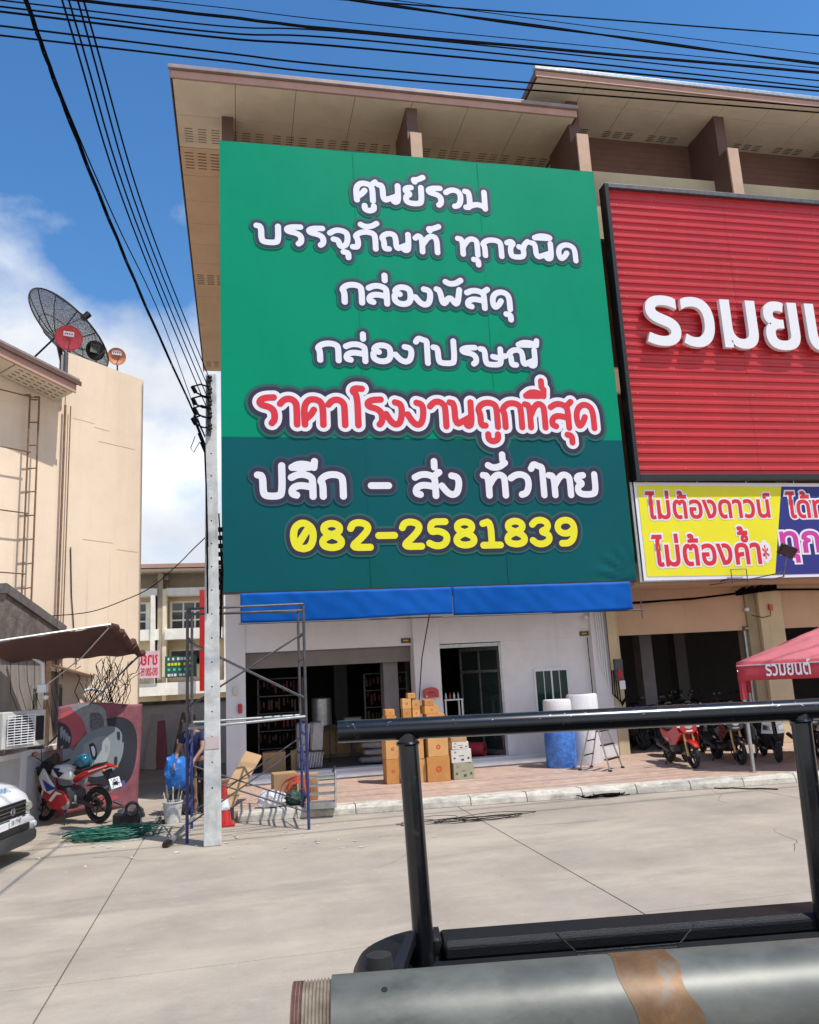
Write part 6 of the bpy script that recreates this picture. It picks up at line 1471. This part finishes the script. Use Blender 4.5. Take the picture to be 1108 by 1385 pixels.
for k, c in enumerate(cs):
    ins = ((TU * (.06 if k in (0, 3) else -.06)) + TVv * (.06 if k in (0, 1) else -.06)); P_ = c + ins
    on = P_.y > KY(P_.x) + .02; zb = .158 if on else 0
    MB().box(P_.x - .025, P_.x + .025, P_.y - .025, P_.y + .025, zb, vz1 - .02).build('leg', steel, tn)
    MB().box(P_.x - .045, P_.x + .045, P_.y - .045, P_.y + .045, vz0 - .35, vz0 + .05).build('leg_sleeve', redc, tn)
    bx('foot', steel, tn, P_.x - .06, P_.x + .06, P_.y - .06, P_.y + .06, zb, zb + .012)
    d_ = cs[(k+1) % 4]; MB().tube([c + Vector((0, 0, -.06)), d_ + Vector((0, 0, -.06))], .012, 5).build('frame_bar', steel, tn)
    MB().tube([c + Vector((0, 0, -.16)), pk + Vector((0, 0, -.16))], .012, 5).build('frame_bar', steel, tn)
# ---------------------------------------------------------------- white pickup at the left edge
wp_ = thing('pickup_truck', 'white pickup truck with blue bonnet lettering, front corner showing at the left edge', 'pickup', (0, 0, 0), None, True)
Lb = 5.0; HW = .86
def arc_sec(x, zc, hz, hw, p=4): return (x, 0, zc, hw, hz, p)
# hood and front body, open under the arches
MB().loft([(-2.1, 0, .78, .84, .36, 6), (-1.2, 0, .77, .85, .35, 6), (-.62, 0, .75, .845, .33, 5), (-.28, 0, .71, .80, .29, 4.5), (-.10, 0, .66, .70, .24, 4), (-.03, 0, .63, .60, .18, 4)], 36).build('front_body', whitec, wp_, True)
MB().loft([(-1.55, 0, 1.06, .76, .06, 5), (-.9, 0, 1.03, .74, .055, 5), (-.45, 0, .96, .68, .05, 4), (-.22, 0, .88, .60, .04, 4)], 28).build('bonnet', whitec, wp_, True)
MB().loft([(-4.95, 0, .84, .82, .38, 8), (-2.1, 0, .82, .85, .38, 8)], 28).build('load_bed', whitec, wp_, True)
MB().loft([(-3.15, 0, 1.42, .66, .30, 5), (-2.95, 0, 1.44, .70, .34, 5), (-2.0, 0, 1.43, .70, .34, 5), (-1.75, 0, 1.32, .73, .24, 5), (-1.35, 0, 1.12, .74, .05, 5)], 28).build('cab', whitec, wp_, True)
MB().prism([(-1.86, -.62, 1.68), (-1.34, -.68, 1.14), (-1.34, .68, 1.14), (-1.86, .62, 1.68)], (.03, 0, .03)).build('windscreen', glass, wp_)
for s in (-1, 1): MB().prism([(-2.9, .71*s, 1.20), (-1.75, .745*s, 1.20), (-2.05, .70*s, 1.62), (-2.85, .69*s, 1.64)], (0, .02*s, 0)).build('side_window', glass, wp_)
bumper = mat('grey_bumper', (.05, .05, .055), .6)
MB().loft([(-.62, 0, .42, .87, .17, 5), (-.30, 0, .42, .85, .18, 5), (-.06, 0, .42, .74, .18, 4.5), (.04, 0, .42, .62, .15, 4)], 32).build('bumper', whitec, wp_, True)
MB().loft([(-.60, 0, .30, .885, .11, 5), (-.28, 0, .30, .865, .11, 5), (-.02, 0, .30, .76, .11, 4.5), (.07, 0, .30, .62, .09, 4)], 32).build('lower_bumper', bumper, wp_, True)
bx('air_intake', dark, wp_, .03, .062, -.42, .42, .40, .49, .01)
gr = bx('grille', black, wp_, -.06, .0, -.42, .42, .58, .80, .01)
for k in range(4): bx('grille_slat', steeld if k % 2 else chrome, gr, -.01, .022, -.41, .41, .60 + k*.05, .615 + k*.05, .004)
MB().lathe([(0, .01), (.055, .012), (.06, 0)], (.01, 0, .69), 'x', 18).build('emblem', chrome, gr)
for s in (-1, 1):
    hlp = MB().loft([(-.42, .76*s, .74, .07, .075, 2.6), (-.20, .68*s, .72, .12, .085, 2.6), (-.06, .58*s, .69, .13, .075, 2.6), (-.02, .56*s, .69, .10, .05, 2.6)], 18).build('headlight', mat('lamp_lens', (.42, .45, .36), .1, coat=1), wp_, True)
    MB().loft([(.04, .62*s, .44, .05, .04, 2), (.06, .60*s, .44, .045, .035, 2)], 12).build('fog_lamp', whitep, wp_, True)
    for x in (-.95, -4.0):
        w_ = MB().torus((x, .74*s, .34), .245, .10, 'y', 36, 12, 1.0).build('tyre', rubber, wp_, True); MB().lathe([(0, .06*s), (.08, .07*s), (.19, .03*s), (.20, .08*s), (.21, .08*s)], (x, .74*s, .34), 'y', 24).build('rim', steel, w_, True)
        MB().torus((x, .835*s, .37), .37, .035, 'y', 36, 8, 1).build('wheel_arch', bumper, wp_, True)
    MB().loft([(-1.52, .90*s, 1.18, .05, .05, 3), (-1.46, .92*s, 1.18, .10, .09, 3), (-1.40, .92*s, 1.18, .08, .07, 3)], 14).build('wing_mirror', whitec, wp_, True)
pl_ = bx('number_plate', whitep, wp_, .055, .066, -.17, .17, .50, .61, .003)
Tp = Matrix(((0, 0, 1, 0), (1, 0, 0, 0), (0, 1, 0, 0), (0, 0, 0, 1))); 
font_text('plate_number', ['58 7747'], -.14, .14, .53, .045, 0, black, Matrix.Translation((.067, 0, 0)) @ Tp, pl_, off=.01)
for k in range(8): bx('blue_lettering', mat('sky_blue_print', (.05, .30, .50), .5), wp_, -.62 + .04*(k % 4), -.60 + .04*(k % 4), -.42 + .0, -.25, .975 + .012*k*0, .9805 + .004 * 0) if False else None
MB().tube([(-1.5, .55, 1.1), (-1.45, .55, 1.75)], .006, 5).build('aerial', whitep, wp_)
# lettering on the bonnet's near slope
fpx = gz(42, 1146)
PA = R(-12)
wp_.rotation_euler.z = PA
# front centre placed so the far front corner meets its line of sight
wp_.location = (-3.08, 12.62, 0)
bl = mat('sky_blue_print', (.05, .30, .50), .5)
mb = MB()
TL_ = Matrix.Translation((-.185, 0, .962)) @ Matrix.Rotation(R(29), 4, 'Y')
for k in range(7):
    y_ = -.12 + k * .055
    mb.box(-.05, .05, y_, y_ + .012, 0, .004, TL_); mb.box(-.05 + .04 * (k % 2), -.038 + .04 * (k % 2), y_, y_ + .04, 0, .0041, TL_); mb.box(.038 - .03 * (k % 3), .05 - .03 * (k % 3), y_, y_ + .04, 0, .0042, TL_)
mb.build('bonnet_lettering', bl, wp_)
# ---------------------------------------------------------------- near truck bed with rack and pipe
AZ = R(98); U = Vector((math.sin(AZ), math.cos(AZ), 0)); V = Vector((-U.y, U.x, 0))
def pv(x, y, d): r_ = ray(x, y); return EYE + r_ * (d / r_.dot(V))
def tp(a, d, z): return U * a + V * d + Vector((0, 0, z))
cc = pv(457, 990, 2.6); dd_ = pv(1104, 959, 2.6)
RZ = (cc.z + dd_.z) / 2
a0 = cc.dot(U)
capL = pv(466, 1292, 2.70); capT = pv(600, 1253, 2.74); CAPZ = capT.z
aL = capL.dot(U)
tkt = thing('pickup_bed', 'black lined pickup load bed with a welded black pipe rack, in the near foreground', 'pickup', tuple(tp(2, 1.9, 0)))
bed = mat('bed_liner', (.0045, .005, .006), .42, var=.2, scale=6, bump=.3, bscale=300, spec=.35)
bodyp = mat('truck_body_paint', (.03, .032, .04), .25, coat=1)
A0, A1_ = aL + .035, aL + 3.1
def long_(name, prof, m, a=None, b=None, smooth=False, bevel=0):   # profile (d, z) swept along the truck
    a = A0 if a is None else a; b = A1_ if b is None else b; n = len(prof)
    return MB().add([tp(a, d, z) for d, z in prof] + [tp(b, d, z) for d, z in prof], [tuple(range(n))[::-1], tuple(range(n, 2*n))] + [(i, (i+1) % n, n + (i+1) % n, n + i) for i in range(n)]).build(name, m, tkt, smooth, bevel=bevel)
cz = CAPZ
far_in = 2.52
long_('side_cap', [(2.58, cz - .012), (2.60, cz), (2.70, cz + .002), (2.745, cz - .012), (2.75, cz - .05), (2.58, cz - .05)], bed, A0 + .265, bevel=.008)
long_('liner_ledge', [(2.50, cz - .075), (2.515, cz - .062), (2.578, cz - .045), (2.578, cz - .09), (2.50, cz - .12)], bed, A0 + .22, bevel=.006)
long_('liner_wall', [(2.505, cz - .12), (2.55, cz - .12), (2.60, cz - .56), (2.47, cz - .56)], bed, A0 + .18)
long_('outer_side', [(2.70, cz - .052), (2.75, cz - .055), (2.80, cz - .28), (2.80, cz - .62), (2.72, cz - .62)], bodyp, A0 + .24)
# raised trapezoid of the liner
for a_, b_2 in ((.62, 1.12),):
    pass
t1, t2, t3, t4 = pv(752, 1262, 2.49), pv(780, 1288, 2.47), pv(920, 1276, 2.47), pv(940, 1250, 2.49)
for (p_, q_) in ((t1, t2), (t2, t3), (t3, t4)): MB().tube([p_, q_], .0025, 6).build('liner_ridge', bed, tkt, True)
MB().prism([tp(t1.dot(U), 2.498, cz - .125), tp(t4.dot(U), 2.498, cz - .125), tp(t3.dot(U), 2.475, t3.z - .01), tp(t2.dot(U), 2.475, t2.z - .01)], V * .02).build('liner_recess', bed, tkt, bevel=.006)
# rounded rear corner of the cap
def corner(rad, dz): return [(A0 + .26 - rad * math.sin(math.pi / 2 * k / 10), 2.49 + rad * math.cos(math.pi / 2 * k / 10), cz + dz) for k in range(11)] + [(A0 + .26 - rad, 1.2, cz + dz)]
rings_ = [corner(.27, -.14), corner(.265, -.03), corner(.25, -.004), corner(.235, .003), corner(.16, .0), corner(.145, -.01), corner(.135, -.16)]
mb = MB(); n_ = len(rings_[0]); mb.add([tp(*p) for r_ in rings_ for p in r_], [(a * n_ + k, a * n_ + k + 1, (a + 1) * n_ + k + 1, (a + 1) * n_ + k) for a in range(len(rings_) - 1) for k in range(n_ - 1)])
mb.build('rear_cap', bed, tkt, True, solid=.004)
rings_ = [corner(.135, -.05), corner(.10, -.07), corner(.09, -.20), corner(.05, -.22)]
mb = MB(); mb.add([tp(*p) for r_ in rings_ for p in r_], [(a * n_ + k, a * n_ + k + 1, (a + 1) * n_ + k + 1, (a + 1) * n_ + k) for a in range(3) for k in range(n_ - 1)])
mb.build('corner_liner', bed, tkt, True, solid=.004)
MB().prism([tp(A0 - .05, 1.1, cz - .05), tp(A0 + .0, 1.1, cz - .05), tp(A0 + .0, 1.1, cz - .6), tp(A0 - .05, 1.1, cz - .6)], V * 1.45).build('tailgate', bodyp, tkt, bevel=.01)
bk1, bk2 = pv(556, 1262, 2.56), pv(536, 1312, 2.42)
MB().prism([bk1 + U * -.012, bk1 + U * .012, bk2 + U * .018, bk2 - U * .018], Vector((0, 0, -.03)))  .build('gate_stay', black, tkt)
kn = pv(513, 1302, 2.42); MB().lathe([(0, .03), (.035, .02), (.042, -.03), (0, -.04)], tuple(kn), 'z', 16).build('buffer', rubber, tkt, True)
long_('bed_floor', [(1.1, cz - .58), (2.6, cz - .58), (2.6, cz - .55), (1.1, cz - .55)], bed)
long_('near_side', [(1.02, cz - .01), (1.14, cz - .01), (1.16, cz - .6), (.98, cz - .6)], bodyp, bevel=.01)
MB().prism([tp(A1_, 1.0, cz - .6), tp(A1_, 2.8, cz - .6), tp(A1_, 2.75, cz + .75), tp(A1_, 1.1, cz + .75)], U * 1.5).build('cab', bodyp, tkt, bevel=.06)
MB().prism([tp(A1_ - .004, 1.25, cz + .2), tp(A1_ - .004, 2.6, cz + .2), tp(A1_ - .004, 2.55, cz + .62), tp(A1_ - .004, 1.3, cz + .62)], U * .003).build('rear_window', glass, tkt)
for a in (A0 + .95, A1_ + 1.0 + .9):
    for d in (1.1, 2.66): 
        o = MB().torus((0, 0, 0), .26, .10, 'y', 32, 10).xf(frameT(tp(a, d, .36), U, V).copy() @ Matrix.Rotation(R(90), 4, 'X')).build('tyre', rubber, tkt, True)
long_('chassis', [(1.3, cz - .75), (2.5, cz - .75), (2.5, cz - .6), (1.3, cz - .6)], steeld)
# rack
RR = .0335
rk_ = MB().tube([tp(a0, 2.6, RZ + (cc.z - RZ)), tp(a0 + 2.9, 2.6, RZ + (dd_.z - cc.z) * 2.9 / (dd_ - cc).length - (RZ - cc.z))], RR, 28).build('rack_rail', blacks, tkt, True)
for (xt, yt, xb2, yb2) in ((551, 992, 575, 1300), (1082, 962, 1118, 1255)):
    p1, p2 = pv(xt, yt, 2.6), pv(xb2, yb2, 2.58)
    MB().tube([p1, p2, p2 + (p2 - p1) * .4], RR * .93, 24).build('rack_post', blacks, tkt, True)
    MB().torus((p1.x, p1.y, p1.z - RR * .9), RR * .93, .007, 'z', 24, 6).build('weld', blacks, tkt, True)
mb = MB(); q = random.Random(2)
# paint chips on the rail
p1_, p2_ = tp(a0, 2.6, cc.z), dd_
for k in range(45):
    f = q.random(); an = q.uniform(.3, 1.3); c_ = p1_.lerp(p2_, f); n_ = (-V * math.cos(an) + Vector((0, 0, 1)) * math.sin(an)); P_ = c_ + n_ * (RR + .0003); L_ = q.uniform(.001, .005); h_ = Vector(n_).cross(U) * q.uniform(.0004, .0009)
    mb.add([P_ - U * L_, P_ + h_, P_ + U * L_, P_ - h_], [(0, 1, 2, 3)])
stuff(mb.build('paint_chip', steel, tkt))
MB().tube([tp(a0, 1.22, cz - .3), tp(a0, 1.22, 1.70)], .03, 12).build('rack_post', blacks, tkt); MB().tube([tp(a0 + 1.6, 1.22, cz - .3), tp(a0 + 1.6, 1.22, 1.70)], .03, 12).build('rack_post', blacks, tkt)
# long galvanised pipe resting on the near rack rail
D_ = 1.22; PR = .075
tl = pv(398, 1322, D_); tr2 = pv(1108, 1268, D_)
c1_, c2_ = tl, tr2
# tangent: centre lies PR below the line of sight to the top edge
def centre(p): 
    r_ = (p - EYE).normalized(); n_ = r_.cross(U).normalized(); n_ = n_ if n_.z < 0 else -n_; return p + n_ * PR
c1_, c2_ = centre(tl), centre(tr2)
dv = (c2_ - c1_).normalized()
pp = thing('steel_pipe', 'thick galvanised steel pipe with threaded end and rusty orange band across the foreground', 'pipe', tuple(c1_))
galv = mat('weathered_galvanised', (.100, .105, .090), .44, metal=.15, var=.3, scale=7, bump=.0, bscale=120, dirt=(.12, .125, .12), dirtamt=.5)
weather(galv, [((.17, .175, .15), .6, (3, 3, 9), .5, .66), ((.05, .045, .04), .6, (14, 14, 14), .62, .72), ((.09, .06, .04), .6, (6, 6, 20), .62, .74), ((.26, .27, .26), .5, (5, 30, 30), .62, .70)])
bandm = mat('rusty_orange_band', (.17, .088, .034), .5, metal=.25, var=.3, scale=16, dirt=(.11, .11, .10), dirtamt=.95)
L_ = 3.6; th = (pv(449, 1318, D_) - tl).length
MB().tube([c1_ + dv * th, c1_ + dv * L_], PR, 64).build('pipe_body', galv, pp, True)
thm = mat('thread_metal', (.34, .29, .22), .6, metal=.3, var=.3, scale=30, dirt=(.14, .035, .02), dirtamt=.7)
n_ = 11; mb = MB(); pts = []; rr = []
for k in range(n_ * 4 + 1):
    f = k / (n_ * 4); pts.append(c1_ + dv * (th * f)); ph = k % 4; rr.append((PR - .004 + .0015 * f) - (.0038 if ph in (2,) else .0019 if ph in (1, 3) else 0))
mb.tube(pts, rr, 56).build('thread', thm, pp, True)
mb = MB(); mb.tube([c1_ - dv * .0008, c1_ + dv * .012], PR - .0045, 48).build('painted_end', mat('oxide_red', (.10, .035, .028), .8, var=.4, scale=30), pp)
mb = MB(); mb.tube([c1_ - dv * .0015, c1_ - dv * .0009], PR - .014, 40).build('bore', dark, pp)
b0 = (pv(817, 1290, D_) - tl).length; b1 = (pv(890, 1288, D_) - tl).length
# skewed band just proud of the pipe
mb = MB(); nn_ = 64; P_ = []
ux = dv; uy = Vector((0, 0, 1)) - ux * ux.z; uy.normalize(); uz = ux.cross(uy)
for k in range(nn_):
    an = 2 * math.pi * k / nn_; sk = -.013 * math.sin(an) + .003 * math.sin(an * 5); n3 = uy * math.sin(an) + uz * math.cos(an)
    for e in (b0 + .012 + sk, b1 + .018 + sk + .004 * math.sin(an * 7)): P_.append(c1_ + dv * e + n3 * (PR + .0006))
mb.add(P_, [(2*k, 2*k + 1, (2*k + 3) % (2*nn_), (2*k + 2) % (2*nn_)) for k in range(nn_)]).build('rust_band', bandm, pp, True)
mb = MB(); hp3 = pv(520, 1333, D_ - PR * .8); n4 = (EYE - hp3).normalized()
# small drilled hole on the near side
v_ = hp3 - c1_; ax_ = v_.dot(dv); rad_ = (v_ - dv * ax_).normalized(); P0_ = c1_ + dv * ax_ + rad_ * PR
MB().tube([P0_ + rad_ * .0006, P0_ - rad_ * .003], .0042, 14).build('drilled_hole', dark, pp)
# near rack rail carrying the pipe
bl_ = c1_ - Vector((0, 0, PR + .034))
MB().tube([bl_ + dv * .12, bl_ + dv * 3.4], .0335, 20).build('rack_rail', blacks, tkt, True)
weather(bandm, [((.11, .12, .11), .9, (16, 16, 16), .52, .62), ((.22, .11, .04), .6, (30, 30, 30), .55, .65)])
for o in list(sc.objects):
    if '_o' in o: del o['_o']
